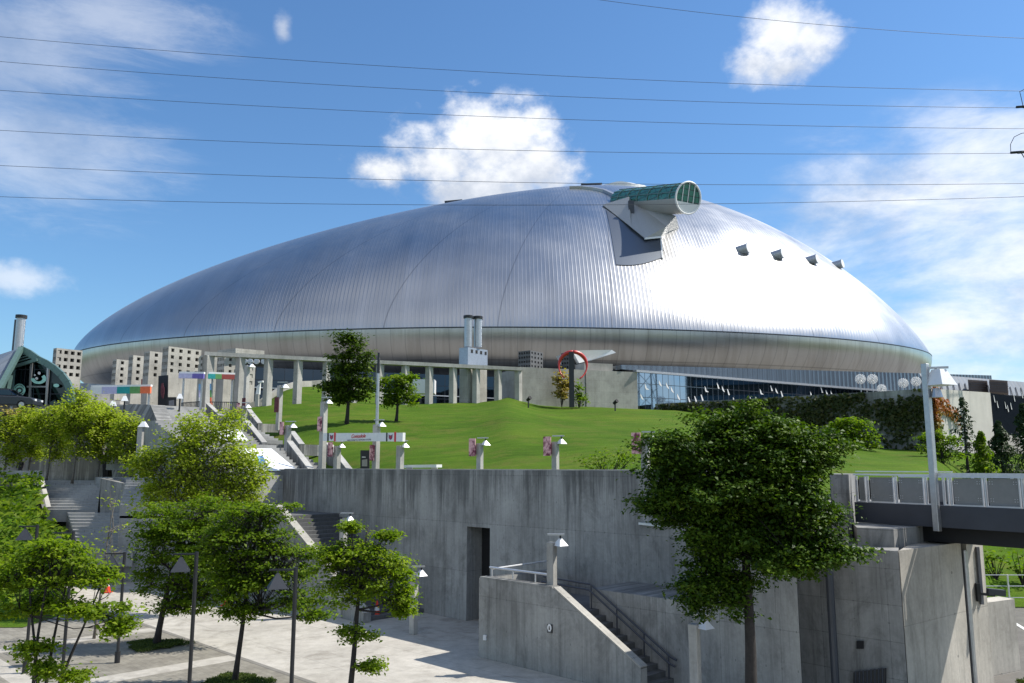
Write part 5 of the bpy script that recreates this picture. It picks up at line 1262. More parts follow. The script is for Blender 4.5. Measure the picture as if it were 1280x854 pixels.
# plant rooms on the long right-hand roof
rf = thing('annex_building', 'long low annex with sloping ribbed metal roof right of the dome', 'building', P(1230, 480, 108))
R0, R1 = P(1160, 472, 104), P(1420, 486, 128)
d = Vector((R1.x - R0.x, R1.y - R0.y, 0)).normalized(); nn = Vector((d.y, -d.x, 0))
za, zb = P(1172, 489, 105).z, P(1172, 470, 108).z
mb = MB(); p0, p1 = Vector((R0.x, R0.y, 0)), Vector((R1.x, R1.y, 0))
mb.add([p0 + Vector((0, 0, za)), p1 + Vector((0, 0, za)), p1 - nn * 1.2 + Vector((0, 0, zb)), p0 - nn * 1.2 + Vector((0, 0, zb))], [(0, 1, 2, 3)])
mb.add([p0 - nn * 1.2 + Vector((0, 0, zb)), p1 - nn * 1.2 + Vector((0, 0, zb)), p1 + Vector((8, 14, zb - 1)), p0 + Vector((8, 14, zb - 1))], [(0, 1, 2, 3)])
mb.build('roof', M['roofsheet'], rf)
mb = MB(); bk = Vector((.5, .86, 0)); mb.prism([tuple((p0 - nn * .6).xy), tuple((p1 - nn * .6).xy), tuple((p1 + bk * 14).xy), tuple((p0 - nn * .6 + bk * 13).xy)], 6, za); mb.build('wall', M['darkglass'], rf)
mb = MB(); mb.bar(p0 + Vector((0, 0, za - .1)) + nn * .05, p1 + Vector((0, 0, za - .1)) + nn * .05, .3, .35); mb.build('eaves', M['black'], rf)
for i in range(26):
    f = i / 25; mb = MB(); q = p0 + (p1 - p0) * f * .62; mb.bar(q + nn * .15 + Vector((0, 0, za + .05)), q + (p1 - p0).normalized() * .9 - nn * 0.6 + Vector((0, 0, (za + zb) / 2 + .2)), .10); mb.build('roof_strut', M['girder'], rf)
for px0, px1, lab in ((1211, 1235, 'left brown louvred plant box on the annex roof'), (1238, 1260.5, 'right brown louvred plant box on the annex roof')):
    a, b = P(px0, 490, 105), P(px1, 490, 106.5); t = thing('plant_box', lab, 'plant box', (a + b) / 2, 'brown plant boxes on the annex roof')
    mb = MB(); mb.prism([(a.x, a.y), (b.x, b.y), (b.x + 1.8, b.y + 3), (a.x + 1.7, a.y + 3)], a.z, P(px0, 474.5, 105).z); mb.build('casing', M['brownbox'], t)
    for k in range(5):
        mb = MB(); z = a.z + .25 + k * .3; mb.bar((a.x, a.y - .06, z), (b.x, b.y - .06, z), .05, .06); mb.build('louvre', M['girder'], t)
# block of flats beyond the frame at right: the one mirrored in the stadium windows
fl_ = thing('apartment_block', 'tall dark apartment block outside the view, mirrored in the windows', 'building', (150, 95, 0))
mb = MB(); mb.prism([(128, 70), (152, 66), (158, 118), (134, 124)], -.7, 44); mb.build('wall', plain('brown_render', (.07, .065, .06), .8), fl_)
for r_ in range(9):
    mb = MB(); z = 6 + r_ * 4.0
    mb.extrude([(127.9 + .11 * k0, 71 + k0 * 0, z) if False else (127.95, 72, z), (133.6, 122, z), (133.6, 122, z + 1.5), (127.95, 72, z + 1.5)], Vector((-.25, .03, 0))); mb.build('window_band', M['darkglass'], fl_)

# ================================================================== GREEN GLASS HALL AND LEFT EDGE
gh = thing('glass_hall', 'green framed glass hall with curved roof edge and mint emblems', 'building', P(50, 500, 70))
Dg = 66.0
arch = [(26, 436), (37, 441.5), (47.5, 449), (58, 454), (68, 460.5), (77, 468.5), (84, 478), (88.5, 489), (90, 506)]
face = [(15, 506), (17, 460), (26, 437)] + arch[1:]
mb = MB(); mb.extrude([P(x, y, Dg) for x, y in face][::-1], Vector((-4, 10, 0))); mb.build('glass_front', M['greenglass'], gh)
mb = MB()
for a, b in zip(arch[:-1], arch[1:]): mb.bar(P(*a, Dg - .3), P(*b, Dg - .3), .5, .34, up=(0, 1, 0))
mb.build('roof_edge', M['greenframe'], gh)
mb = MB(); q = [P(26.5, 435.5, Dg - .4), P(-60, 462, Dg - 5), P(-90, 540, Dg - 12), P(0, 489, Dg - 4)]
mb.add([P(26.5, 434.5, Dg - .4), P(-70, 466, Dg + 8), P(-120, 520, Dg - 6), P(-2, 488, Dg - 4)], [(0, 1, 2, 3)]); mb.build('roof', M['roofsheet'], gh)
mb = MB(); mb.bar(P(26.5, 435.5, Dg - .5), P(-2, 489, Dg - 4.2), .35); mb.bar(P(26, 440, Dg - .5), P(16, 459, Dg - .5), .2); mb.bar(P(16, 459, Dg - .5), P(47, 450, Dg - .5), .22); mb.bar(P(17, 459, Dg - .45), P(13, 506, Dg - .45), .22); mb.build('frame', M['greenframe'], gh)
mb = MB()
for k in range(5): mb.bar(P(17.5 + k * 1.8, 457 - k * 4, Dg - .4), P(44 - k * 3.4, 449 - k * 2.4, Dg - .4), .10)
mb.build('gable_slats', M['greenframe'], gh)
for px, yt in ((39.5, 453), (60.5, 457)): mb = MB(); mb.bar(P(px, yt, Dg - .15), P(px - 2.5, 506, Dg - .15), .16); mb.build('mullion', M['steel'], gh)
mb = MB(); mb.bar(P(34, 483.5, Dg - .15), P(60, 483.5, Dg - .15), .12); mb.build('transom', M['steel'], gh)
for x0, x1 in ((12, 0), (14, 7), (3, 6)): mb = MB(); mb.bar(P(x0, 470 if x0 > 5 else 486, Dg - 1.5), P(x1, 506, Dg - 2.5), .22); mb.build('strut', M['greenframe'], gh)
def gdisc(cx, cy, rx, ry, m, name, par, d=.25, a0=0, a1=360, inner=0.0):
    n = 28; an = [R(a0 + (a1 - a0) * i / n) for i in range(n + (0 if a1 - a0 >= 360 else 1))]
    pts = [P(cx + rx * math.cos(a), cy - ry * math.sin(a), Dg - d) for a in an]
    mb = MB()
    if inner:
        ins = [P(cx + rx * inner * math.cos(a), cy - ry * inner * math.sin(a), Dg - d) for a in an]; m_ = len(pts)
        for i in range(m_ if a1 - a0 >= 360 else m_ - 1):
            j = (i + 1) % m_; mb.extrude([pts[i], pts[j], ins[j], ins[i]], Vector((0, -.03, 0)))
    else: mb.extrude(pts, Vector((0, -.03, 0)))
    return mb.build(name, m, par)
em = gdisc(24.5, 487.5, 7.3, 7.6, M['mint'], 'round_emblem', gh)
gdisc(24.5, 488.2, 4.0, 3.6, M['dark'], 'emblem_core', em, .30); gdisc(24.5, 488.2, 2.2, 2.0, M['mint'], 'emblem_dot', em, .33); gdisc(24.5, 487.5, 6.3, 6.6, M['greenframe'], 'emblem_ring', em, .30, 20, 160, .86)
gdisc(24.5, 487.5, 6.3, 6.6, M['greenframe'], 'emblem_ring', em, .30, 215, 325, .86)
sw_ = gdisc(48.5, 473.5, 9.5, 6.6, M['mint'], 'swirl_emblem', gh, .25, 175, 405, .52)
for cx, cy, r_ in ((49.2, 466.6, 1.8), (43.7, 469, 1.1), (46, 473.2, 1.7)): gdisc(cx, cy, r_, r_, M['white'], 'swirl_dot', sw_, .28)
gdisc(70.5, 482, 3.6, 2.2, M['mint'], 'small_emblem', gh)
lc = thing('chimney_stack', 'tall round steel flue rising behind the green glass hall', 'chimney', P(24, 450, 72))
stack(lc, 26.5, 398, 470, 72, 5.2, M['black']); mb = MB(); p = P(22.5, 400, 72.2); mb.tube([(p.x, p.y, 12), (p.x, p.y, p.z)], .28, 12); mb.build('side_flue', M['girder'], lc)
hw = thing('hoarding', 'white sign board standing before the glass hall', 'sign', P(20, 505, 62))
mb = MB(); mb.extrude([P(12, 503, 62), P(27, 503, 62), P(27, 497, 62), P(12, 497, 62)], Vector((0, .1, 0))); mb.build('board', M['white'], hw)
for px in (14, 25): mb = MB(); mb.bar(P(px, 503, 62.05), P(px, 512, 62.05), .1); mb.build('leg', M['steel'], hw)

# a parked car at the left edge
def car(label, px, yb, D, rz):
    p = P(px, yb, D); t = thing('parked_car', label, 'car', p); rot = Matrix.Rotation(rz, 3, 'Z')
    X = lambda x, y, z: p + rot @ Vector((x, y, z))
    def sec(poly, w, z_in=0):
        mb = MB(); mb.extrude([X(x, -w / 2, z) for x, z in poly], rot @ Vector((0, w, 0))); return mb
    sec([(-2.1, .3), (2.1, .3), (2.15, .65), (1.9, .85), (.9, .95), (-1.6, .98), (-2.15, .8)], 1.7).build('body', M['carpaint'], t, bevel=.06)
    cb = sec([(.95, .955), (.35, 1.42), (-1.2, 1.45), (-1.75, .985)], 1.5).build('cabin', M['darkglass'], t, bevel=.05)
    sec([(.36, 1.43), (.2, 1.50), (-1.1, 1.52), (-1.2, 1.46)], 1.4).build('roof', M['carpaint'], cb)
    for x in (-1.3, 1.3):
        for y in (-.75, .75):
            mb = MB(); mb.tube([X(x, y - .1, .32), X(x, y + .1, .32)], .32, 18); w_ = mb.build('wheel', M['tyre'], t)
            mb = MB(); mb.tube([X(x, y - .115, .32), X(x, y + .115, .32)], .19, 14); mb.build('rim', M['steel'], w_)
    for y in (-.6, .6): mb = MB(); mb.box(X(2.1, y, .68), (.12, .32, .14), rz); mb.build('headlight', M['lampshade'], t)
car('dark car parked in front of the glass hall at the left edge', 8, 512, 60, R(10))

# upper left terraces: walls, steps, hedge bank
tw = thing('terrace_wall', 'streaked grey concrete wall behind the pale row of trees', 'wall', P(60, 600, 64))
mb = MB(); mb.extrude([P(-120, 604, 64), P(128, 604, 62), P(128, 556, 62), P(-120, 548, 64)], Vector((0, 1, 0))); mb.build('wall_body', M['wall'], tw)
tw = thing('terrace_wall', 'grey concrete flank wall right of the sunlit left steps', 'wall', P(140, 640, 50))
mb = MB(); mb.extrude([P(125, 650, 51), P(125, 598, 51), P(163, 606, 51), P(172, 650, 51)], Vector((0, 4, 0))); mb.build('wall_body', M['wall'], tw)
tw = thing('terrace_wall', 'big grey sloping stair wall below the portrait banner', 'wall', P(175, 540, 60))
mb = MB(); mb.extrude([P(140, 600, 61), P(212, 600, 58), P(204, 545, 59), P(188, 506, 63), P(166, 505, 64), P(140, 545, 63)], Vector((.8, .8, 0))); mb.build('wall_body', M['wall'], tw)
tw = thing('terrace_wall', 'low concrete terrace edge above the hedge bank at the left edge', 'wall', P(20, 600, 56))
mb = MB(); mb.extrude([P(-80, 604, 56), P(46, 604, 55.6), P(46, 588.5, 55.6), P(-80, 588, 56)], Vector((0, .35, 0))); mb.extrude([P(43, 588.5, 55.5), P(47, 588.5, 55.5), P(58, 634, 51), P(53, 636, 51)], Vector((0, .5, 0))); mb.build('wall_body', M['post'], tw)
mb = MB(); mb.prism([(P(-300, 600, 54).x, 56.2), (P(130, 600, 57).x, 57.6), (P(128, 600, 64.5).x, 64.5), (P(-300, 600, 64.5).x, 64.5)], 3.0, 5.15); struct(mb.build('terrace_floor', M['steps']))
def flight(name, label, bl, br, tl_, tr_, n, m):
    t = thing(name, label, 'steps', (bl + br) / 2, 'flights of steps left of the trees')
    mb = MB()
    for i in range(n):
        a0, a1 = i / n, (i + 1) / n; z = bl.z + (tl_.z - bl.z) * (i + 1) / n
        p = [bl.lerp(tl_, a0), br.lerp(tr_, a0), br.lerp(tr_, 1.0), bl.lerp(tl_, 1.0)]
        mb.prism([(q.x, q.y) for q in p], bl.z - .6, z - (.0005 * 0))
    mb.build('treads', M[m], t)
flight('stair_flight', 'upper sunlit flight of pale steps above the hedge bank', P(58, 640, 51.6), P(122, 640, 51.6), P(46, 600.5, 57.6), P(126, 600.5, 57.6), 12, 'steps')
flight('stair_flight', 'lower half shaded flight of pale steps right of the hedge bank', P(100, 694, 45.5), P(166, 694, 45.5), P(84, 641, 50.6), P(152, 641, 50.6), 12, 'steps')
flight('stair_flight', 'pale flight of steps glimpsed behind the light crowned tree', P(150, 634, 46), P(246, 634, 46), P(158, 600, 51), P(238, 600, 51), 9, 'steps')
mb = MB(); q = [P(150, 640, 46), P(250, 640, 46), P(250, 640, 49.5), P(150, 640, 49.5)]; mb.prism([(p.x, p.y) for p in q], 0, 3.5); struct(mb.build('stair_landing', M['steps']))

# ------------------------------------------------------------------ foliage
def leaf_object(name, pts, nrm_, size, m, parent=None, var=None, aspect=.62, fold=.18):
    n = len(pts); nrm_ = nrm_ / np.maximum(1e-6, np.linalg.norm(nrm_, axis=1, keepdims=True))
    rnd = rng.normal(size=(n, 3)); a = np.cross(nrm_, rnd); a /= np.maximum(1e-6, np.linalg.norm(a, axis=1, keepdims=True)); b = np.cross(nrm_, a)
    L_ = (size * rng.uniform(.65, 1.3, n))[:, None]; W_ = L_ * aspect
    c = pts; f = nrm_ * L_ * fold
    V = np.empty((n, 4, 3)); V[:, 0] = c - a * L_ * .5; V[:, 1] = c + b * W_ * .5 + a * L_ * .08 + f; V[:, 2] = c + a * L_ * .55; V[:, 3] = c - b * W_ * .5 + a * L_ * .08 + f
    me = bpy.data.meshes.new(name); me.vertices.add(n * 4); me.vertices.foreach_set('co', V.ravel())
    me.loops.add(n * 4); me.loops.foreach_set('vertex_index', np.arange(n * 4, dtype=np.int32))
    me.polygons.add(n); me.polygons.foreach_set('loop_start', np.arange(0, n * 4, 4, dtype=np.int32)); me.polygons.foreach_set('loop_total', np.full(n, 4, np.int32))
    me.update(calc_edges=True)
    if var is None: var = rng.random(n)
    at = me.attributes.new('var', 'FLOAT', 'POINT'); at.data.foreach_set('value', np.repeat(np.clip(var, 0, 1), 4).astype(np.float32))
    me.materials.append(m); o = bpy.data.objects.new(name, me); COL.objects.link(o)
    if parent is not None: o.parent = parent; o.matrix_parent_inverse = parent.matrix_basis.inverted()
    return o
def sph(n):
    d = rng.normal(size=(n, 3)); return d / np.linalg.norm(d, axis=1, keepdims=True)
def crown_points(blobs, per_m2, crad, lpc, flat=.45, fill=.55, lobes=0):
    """leaf clusters through the outer volume of every ellipsoid; returns leaf points, normals, cluster centres, var"""
    PT, NM, CC, VR = [], [], [], []
    if lobes:
        kids = []
        for (c, r_) in blobs:
            c = np.array(c); r_ = np.array(r_); kids.append((c, r_ * .62))
            for d in sph(lobes): kids.append((c + d * r_ * rng.uniform(.55, .85), r_ * rng.uniform(.26, .46) * np.array([1.15, 1.15, .8])))
        blobs = kids
    for (c, r_) in blobs:
        c = np.array(c); r_ = np.array(r_)
        area = 4 * math.pi * (((r_[0] * r_[1]) ** 1.6 + (r_[0] * r_[2]) ** 1.6 + (r_[1] * r_[2]) ** 1.6) / 3) ** (1 / 1.6)
        nc = max(4, int(area * per_m2)); d = sph(nc); rr = rng.uniform(fill, 1.04, nc) ** .8
        cen = c + d * r_ * rr[:, None]
        keep = np.ones(nc, bool)
        cen = cen[keep]; d = d[keep]; nc = len(cen)
        CC.append(cen)
        k = np.maximum(3, rng.poisson(lpc, nc)); idx = np.repeat(np.arange(nc), k); tot = len(idx)
        cr = crad * rng.uniform(.6, 1.4, nc)[idx][:, None]
        off = rng.normal(size=(tot, 3)) * np.array([.55, .55, .55 * flat]) * cr
        PT.append(cen[idx] + off); NM.append(d[idx] * .40 + np.array([.12, 0, 1.0]) + rng.normal(size=(tot, 3)) * .45)
        VR.append((rng.normal(.5, .16, nc)[idx] + rng.normal(0, .16, tot)))
    return np.concatenate(PT), np.concatenate(NM), np.concatenate(CC), np.concatenate(VR)
def tree(name, label, foot, D, blobs_px, leaf, bark, lsize, per_m2, crad, lpc, trunk_r, group=None, forks=None, depth=.9, twig=.5, flat=.45, fill=.5, aspect=.62, trunks=1, split=.45, extra=None, lobes=7):
    t = thing(name, label, 'tree', foot, group)
    bl = []
    for b in blobs_px:
        px, py, rx, ry = b[:4]; dy = b[4] if len(b) > 4 else 0.0
        c = P(px, py, D + dy); s_ = (D + dy) / FPX; bl.append(((c.x, c.y, c.z), (rx * s_, (rx + ry) * .5 * s_ * depth, ry * s_)))
    pt, nm, cc, vr = crown_points(bl, per_m2, crad, lpc, flat, fill, lobes)
    ok = pt[:, 2] > foot[2] + .15
    leaf_object('crown', pt[ok], nm[ok], lsize, M[leaf], t, vr[ok], aspect)
    # wood: trunks, a limb to every lobe, twigs to some of the clusters
    mb = MB(); foot = Vector(foot)
    cen = Vector(np.mean([b[0] for b in bl], axis=0)); ztop = max(b[0][2] for b in bl); zlow = min(b[0][2] - b[1][2] for b in bl)
    for k in range(trunks):
        off = Vector((0, 0, 0)) if trunks == 1 else Vector((math.cos(k * 2.4) * .12, math.sin(k * 2.4) * .12, 0)) * (1 + trunk_r * 4)
        tgt = Vector(bl[k % len(bl)][0]) if trunks > 1 else Vector((cen.x, cen.y, ztop))
        zs_ = foot.z + (zlow - foot.z) * .8 + (tgt.z - zlow) * split if trunks == 1 else None
        p0 = foot + off - Vector((0, 0, .1)); pts = [p0]; rd = [trunk_r * 1.25]
        steps = 7
        for i in range(1, steps + 1):
            f = i / steps; q = p0.lerp(Vector((tgt.x, tgt.y, tgt.z)), f); w_ = math.sin(f * 5 + k) * .05 * (1 + trunk_r * 3); q.x += w_; q.y += w_ * .6
            if trunks == 1: q.x = p0.x + (tgt.x - p0.x) * f ** 1.8 + w_; q.y = p0.y + (tgt.y - p0.y) * f ** 1.8
            pts.append(q); rd.append(trunk_r * (1 - .78 * f))
        mb.tube(pts, rd, 10)
        if k == 0: spine, srad = pts, rd
    ccs = cc
    for (c, r_) in bl:
        c = Vector(c); j = 3 if len(bl) > 1 else 4
        best = min(range(2, len(spine)), key=lambda i: abs(spine[i].z - (c.z - r_[2] * .9)))
        s0_ = spine[best]; m_ = s0_.lerp(c, .5) + Vector((0, 0, -.08 * (c - s0_).length))
        mb.tube([s0_, m_, c], [srad[best] * .62, srad[best] * .42, srad[best] * .2], 7)
        near = [q for q in ccs if (Vector(q) - c).length < max(r_) * 1.1]
        random.shuffle(near)
        for q in near[:int(len(near) * twig)][:70]:
            q = Vector(q); st_ = m_.lerp(c, random.uniform(.2, 1.0)); mm = st_.lerp(q, .55) + Vector((0, 0, .05)); w0 = max(.012, srad[best] * .16)
            mb.tube([st_, mm, q], [w0, w0 * .7, w0 * .35], 4, False)
    mb.build('trunk', M[bark], t, smooth=True)
    return t
def at_ground(px, D, z=0.0): k = (px - 640) / FPX; return (k * D, D, z)

GPz = 'young maples planted in the plaza'
# the big dark tree at right
tree('broadleaf_tree', 'big dense dark green tree standing before the wall at right', at_ground(921, 20.0), 20.0,
     [(850, 565, 48, 42), (900, 545, 58, 40), (955, 540, 60, 36), (1010, 560, 46, 42), (930, 575, 85, 48), (915, 610, 95, 60), (975, 625, 55, 48), (890, 650, 58, 40), (945, 640, 60, 44), (850, 590, 50, 42), (985, 610, 62, 46, .4), (838, 632, 38, 34), (900, 670, 62, 46), (955, 660, 50, 40), (1000, 655, 50, 32, -.6), (1040, 690, 40, 22, -.9), (1005, 700, 58, 30, -.7), (880, 725, 36, 40), (870, 745, 22, 26, .3), (915, 735, 30, 34), (968, 690, 40, 30)],
     'leaf_big', 'bark', .105, 6.0, .31, 44, .165, None, twig=.12, fill=.62, depth=.8, lobes=10, flat=.36)
tree('broadleaf_tree', 'low bright green maple with several stems at the bottom left corner', at_ground(74, 19.0), 19.0,
     [(40, 702, 42, 22), (95, 697, 36, 22), (65, 685, 40, 14), (125, 722, 24, 16), (70, 722, 50, 14), (18, 725, 26, 18), (22, 762, 34, 15, .2), (95, 757, 28, 11, -.3), (128, 764, 36, 14, -.4), (148, 780, 14, 14, -.6), (60, 750, 24, 9, .3), (45, 812, 20, 11, -.4), (95, 846, 8, 6), (62, 835, 14, 8, -.5)],
     'leaf_bright', 'bark', .105, 6.5, .26, 20, .055, GPz, twig=.25, trunks=4, flat=.35, fill=.35, depth=.85)
tree('broadleaf_tree', 'dark leafy plaza tree between the two left black lamp posts', at_ground(214, 29.8), 29.8,
     [(205, 650, 42, 26), (255, 640, 40, 30), (300, 650, 26, 24), (190, 690, 30, 28), (225, 715, 50, 40), (275, 700, 40, 36), (215, 755, 40, 18), (185, 728, 20, 18), (258, 745, 34, 20), (240, 675, 50, 30), (285, 725, 34, 24)],
     'leaf_mid', 'bark', .115, 5.4, .32, 26, .12, GPz, twig=.25, fill=.6, flat=.32)
tree('broadleaf_tree', 'airy mid green plaza tree with bare dark branches left of the third lamp', at_ground(310, 24.8), 24.8,
     [(310, 640, 45, 16), (345, 640, 34, 14), (290, 670, 52, 20), (345, 685, 45, 14), (300, 705, 50, 20), (375, 690, 36, 10), (285, 735, 42, 18), (345, 725, 50, 16, -.3), (380, 745, 36, 14, -.4), (330, 760, 50, 13), (300, 765, 28, 10), (385, 770, 22, 8), (265, 690, 34, 24), (325, 665, 60, 16), (310, 720, 56, 16), (355, 715, 40, 14)],
     'leaf_mid', 'bark', .11, 5.6, .28, 18, .085, GPz, twig=.25, flat=.30, fill=.55)
tree('broadleaf_tree', 'small bright green plaza tree with leaf tufts on its dark stem', at_ground(445, 21.5), 21.5,
     [(440, 690, 36, 26), (470, 705, 40, 28), (430, 715, 32, 24), (500, 715, 22, 22), (450, 735, 48, 24), (415, 690, 20, 18), (495, 745, 24, 20), (440, 660, 8, 7), (485, 670, 10, 8), (445, 792, 24, 13), (462, 830, 14, 10), (505, 760, 12, 10)],
     'leaf_bright', 'bark', .10, 8, .22, 22, .085, GPz, twig=.25, flat=.4, fill=.55)
# light trees on the terraces at left
tree('broadleaf_tree', 'tall light green tree with pale stems in front of the white stair sheet', at_ground(262, 36, 3.2), 36.0,
     [(225, 552, 44, 36), (258, 540, 36, 26), (185, 575, 26, 26), (305, 570, 24, 30), (316, 600, 16, 26), (205, 590, 40, 34), (265, 580, 50, 38), (300, 595, 34, 42), (215, 625, 42, 30), (275, 620, 50, 30), (240, 590, 46, 40), (312, 618, 14, 20), (290, 527, 14, 14)],
     'leaf_lime', 'bark2', .145, 4.6, .40, 15, .085, None, twig=.15, trunks=3, fill=.45, flat=.7)
GB = 'pale green trees along the upper left terrace'
for i, (px, top, foot, w, D, lab) in enumerate(((12, 512, 600, 30, 58, 'pale terrace tree cut by the left edge'), (42, 503, 600, 30, 59, 'pale terrace tree beside the standing person'), (66, 497, 600, 34, 57.5, 'pale terrace tree just right of the standing person'), (98, 484, 602, 40, 56, 'highest pale terrace tree in front of the green hall'), (128, 500, 602, 36, 57, 'pale terrace tree below the lilac beam part'), (160, 512, 602, 26, 55, 'thin pale terrace tree beside the tall white lamp'))):
    h = foot - top
    tree('broadleaf_tree', lab, at_ground(px, D, 5.15), D, [(px - w * .25, top + h * .30, w * .7, h * .20), (px + w * .35, top + h * .34, w * .6, h * .20), (px, top + h * .16, w * .5, h * .15), (px, top + h * .52, w * .8, h * .18), (px + w * .2, top + h * .68, w * .5, h * .1)],
         'leaf_lime', 'bark2', .19, 3.8, .45, 15, .085, GB, twig=.2, fill=.4, flat=.7, lobes=6)
tree('broadleaf_tree', 'nearly bare young tree with sparse twigs beside the lower steps', at_ground(139, 31, 0), 31.0, [(142, 660, 22, 26), (138, 625, 16, 18), (150, 690, 18, 22), (140, 740, 10, 20)], 'leaf_lime', 'bark2', .12, 2.0, .4, 3, .05, None, twig=1.0, fill=.2, lobes=0)
# trees on the lawn
def lawn_tree(label, px, D, blobs, leaf, tr, ls, pm, cr, lpc):
    x, y, _ = at_ground(px, D); return tree('broadleaf_tree', label, (x, y, lawn_z(x, y) - .05), D, blobs, leaf, 'bark', ls, pm, cr, lpc, tr, 'trees standing on the sloping lawn', twig=.15, fill=.55, flat=.4, lobes=5)
lawn_tree('taller dark lawn tree left of the flag pole', 434, 64, [(435, 435, 24, 18), (425, 455, 26, 18), (452, 452, 20, 18), (430, 475, 32, 16), (450, 482, 22, 16), (418, 490, 20, 12), (440, 498, 30, 8)], 'leaf_dark', .16, .25, 3.4, .5, 16)
lawn_tree('shorter rounded lawn tree right of the flag pole', 495.5, 66, [(490, 476, 20, 11), (508, 480, 18, 12), (495, 492, 26, 10), (512, 498, 16, 10), (484, 500, 12, 8)], 'leaf_mid', .14, .24, 3.2, .45, 15)
lawn_tree('rounded mid green tree right behind the big dark tree', 1070, 62, [(1050, 535, 20, 18), (1075, 540, 24, 18), (1060, 560, 24, 16), (1090, 562, 14, 12), (1045, 580, 26, 16), (1085, 582, 20, 8)], 'leaf_mid', .16, .25, 3.0, .5, 15)
lawn_tree('layered yellow green tree right of the tall bridge lamp', 1172, 58, [(1165, 545, 18, 9), (1185, 552, 22, 9), (1160, 560, 18, 8), (1190, 570, 24, 9), (1165, 578, 24, 9), (1178, 588, 26, 9)], 'leaf_mid', .12, .22, 2.2, .4, 13)
def conifer(label, px, ytop, ybot, wpx, D, leaf, dens):
    x, y, _ = at_ground(px, D); z0 = lawn_z(x, y); top = P(px, ytop, D).z; h = top - z0; wr_ = wpx * D / FPX
    t = thing('conifer_tree', label, 'tree', (x, y, z0), 'conifers before the pale end wall')
    n = int(dens * h * 60); f = rng.random(n) ** .8; an = rng.uniform(0, 2 * math.pi, n); rr = wr_ * (1 - f) ** .8 * rng.uniform(.25, 1.1, n) + .08
    rr *= 1 + .35 * np.sin(f * h * 5 + an)
    pts = np.stack([x + np.cos(an) * rr, y + np.sin(an) * rr, z0 + .25 + f * (h - .25) - rr * .25], 1)
    nm = np.stack([np.cos(an), np.sin(an), np.full(n, .6)], 1) + rng.normal(size=(n, 3)) * .5
    leaf_object('crown', pts, nm, .30, M[leaf], t, rng.random(n), .42)
    mb = MB(); mb.tube([(x, y, z0 - .1), (x, y, top)], [.13, .02], 8)
    for i in range(26):
        f_ = .1 + .85 * i / 26; a = i * 2.4; r2 = wr_ * (1 - f_) ** .8; mb.tube([(x, y, z0 + f_ * h), (x + math.cos(a) * r2, y + math.sin(a) * r2, z0 + f_ * h - r2 * .15)], [.03, .01], 4, False)
    mb.build('trunk', M['bark'], t)
conifer('tall thin sparse conifer against the pale end wall', 1203, 497, 592, 22, 64, 'leaf_conifer', 1.5)
conifer('dense dark cone shaped conifer right of the sparse one', 1246, 527, 592, 22, 62, 'leaf_conifer', 6.5)
conifer('dark conifer cut by the right edge, before the dark window', 1278, 505, 592, 26, 66, 'leaf_conifer', 5)
conifer('dark conifer crowded between the sparse and the dense one', 1222, 540, 592, 18, 60, 'leaf_mid', 5.5)
def shrub(name, label, px, py, rx, ry, D, leaf, ls, pm, cr, lpc, group=None, cat='shrub', zf=None, extra=None):
    c = P(px, py, D); s_ = D / FPX
    z0 = zf if zf is not None else lawn_z(c.x, c.y)
    t = thing(name, label, cat, (c.x, c.y, z0), group)
    bl = [((c.x, c.y, c.z), (rx * s_, rx * s_ * .7, ry * s_))] + [((P(a, b, D).x, c.y, P(a, b, D).z), (q * s_, q * s_ * .7, w * s_)) for a, b, q, w in (extra or [])]
    pt, nm, cc, vr = crown_points(bl, pm, cr, lpc, .6, .3); ok = pt[:, 2] > z0 - .05; leaf_object('foliage', pt[ok], nm[ok], ls, M[leaf], t, vr[ok])
    mb = MB()
    for q in cc[::max(1, len(cc) // 14)]: mb.tube([(c.x, c.y, z0 - .05), tuple(np.array([c.x, c.y, z0]) * .4 + q * .6), tuple(q)], [.03, .02, .008], 4, False)
    mb.build('stems', M['bark'], t)
shrub('shrub', 'loose young shrub on the lawn edge left of the big tree', 760, 575, 34, 14, 34, 'leaf_mid', .14, 5, .3, 8, extra=[(735, 580, 14, 8), (785, 570, 18, 16)])
shrub('shrub', 'leafy shrub close beside the bannered lamp post under the big tree', 822, 572, 16, 16, 35, 'leaf_mid', .14, 6, .3, 9)
shrub('ornamental_grass', 'golden tall ornamental grass left of the black blade', 702, 487, 9, 18, 86.5, 'leaf_yellow', .42, 4, .5, 9, None, 'plant', 12.4, [(708, 478, 4, 12), (697, 475, 4, 8)])
shrub('shrub', 'tall green shrub close right of the black blade', 723, 490, 6, 16, 86.8, 'leaf_mid', .30, 4, .5, 10, None, 'shrub', 12.4, [(728, 500, 6, 8)])
shrub('shrub', 'yellow flowering shrub by the car at the left edge', 6, 519, 14, 9, 57, 'leaf_yellow', .2, 4, .4, 9, None, 'shrub', 9.8)
for lab, px, py, rx, ry, D in (('green bush behind the bridge fence, left of the white post', 1243, 701, 17, 13, 41), ('green bush behind the bridge fence, right of the white post', 1276, 704, 17, 14, 40.5)):
    shrub('shrub', lab, px, py, rx, ry, D, 'leaf_mid', .24, 3, .5, 11, 'bushes on the bank below the bridge')
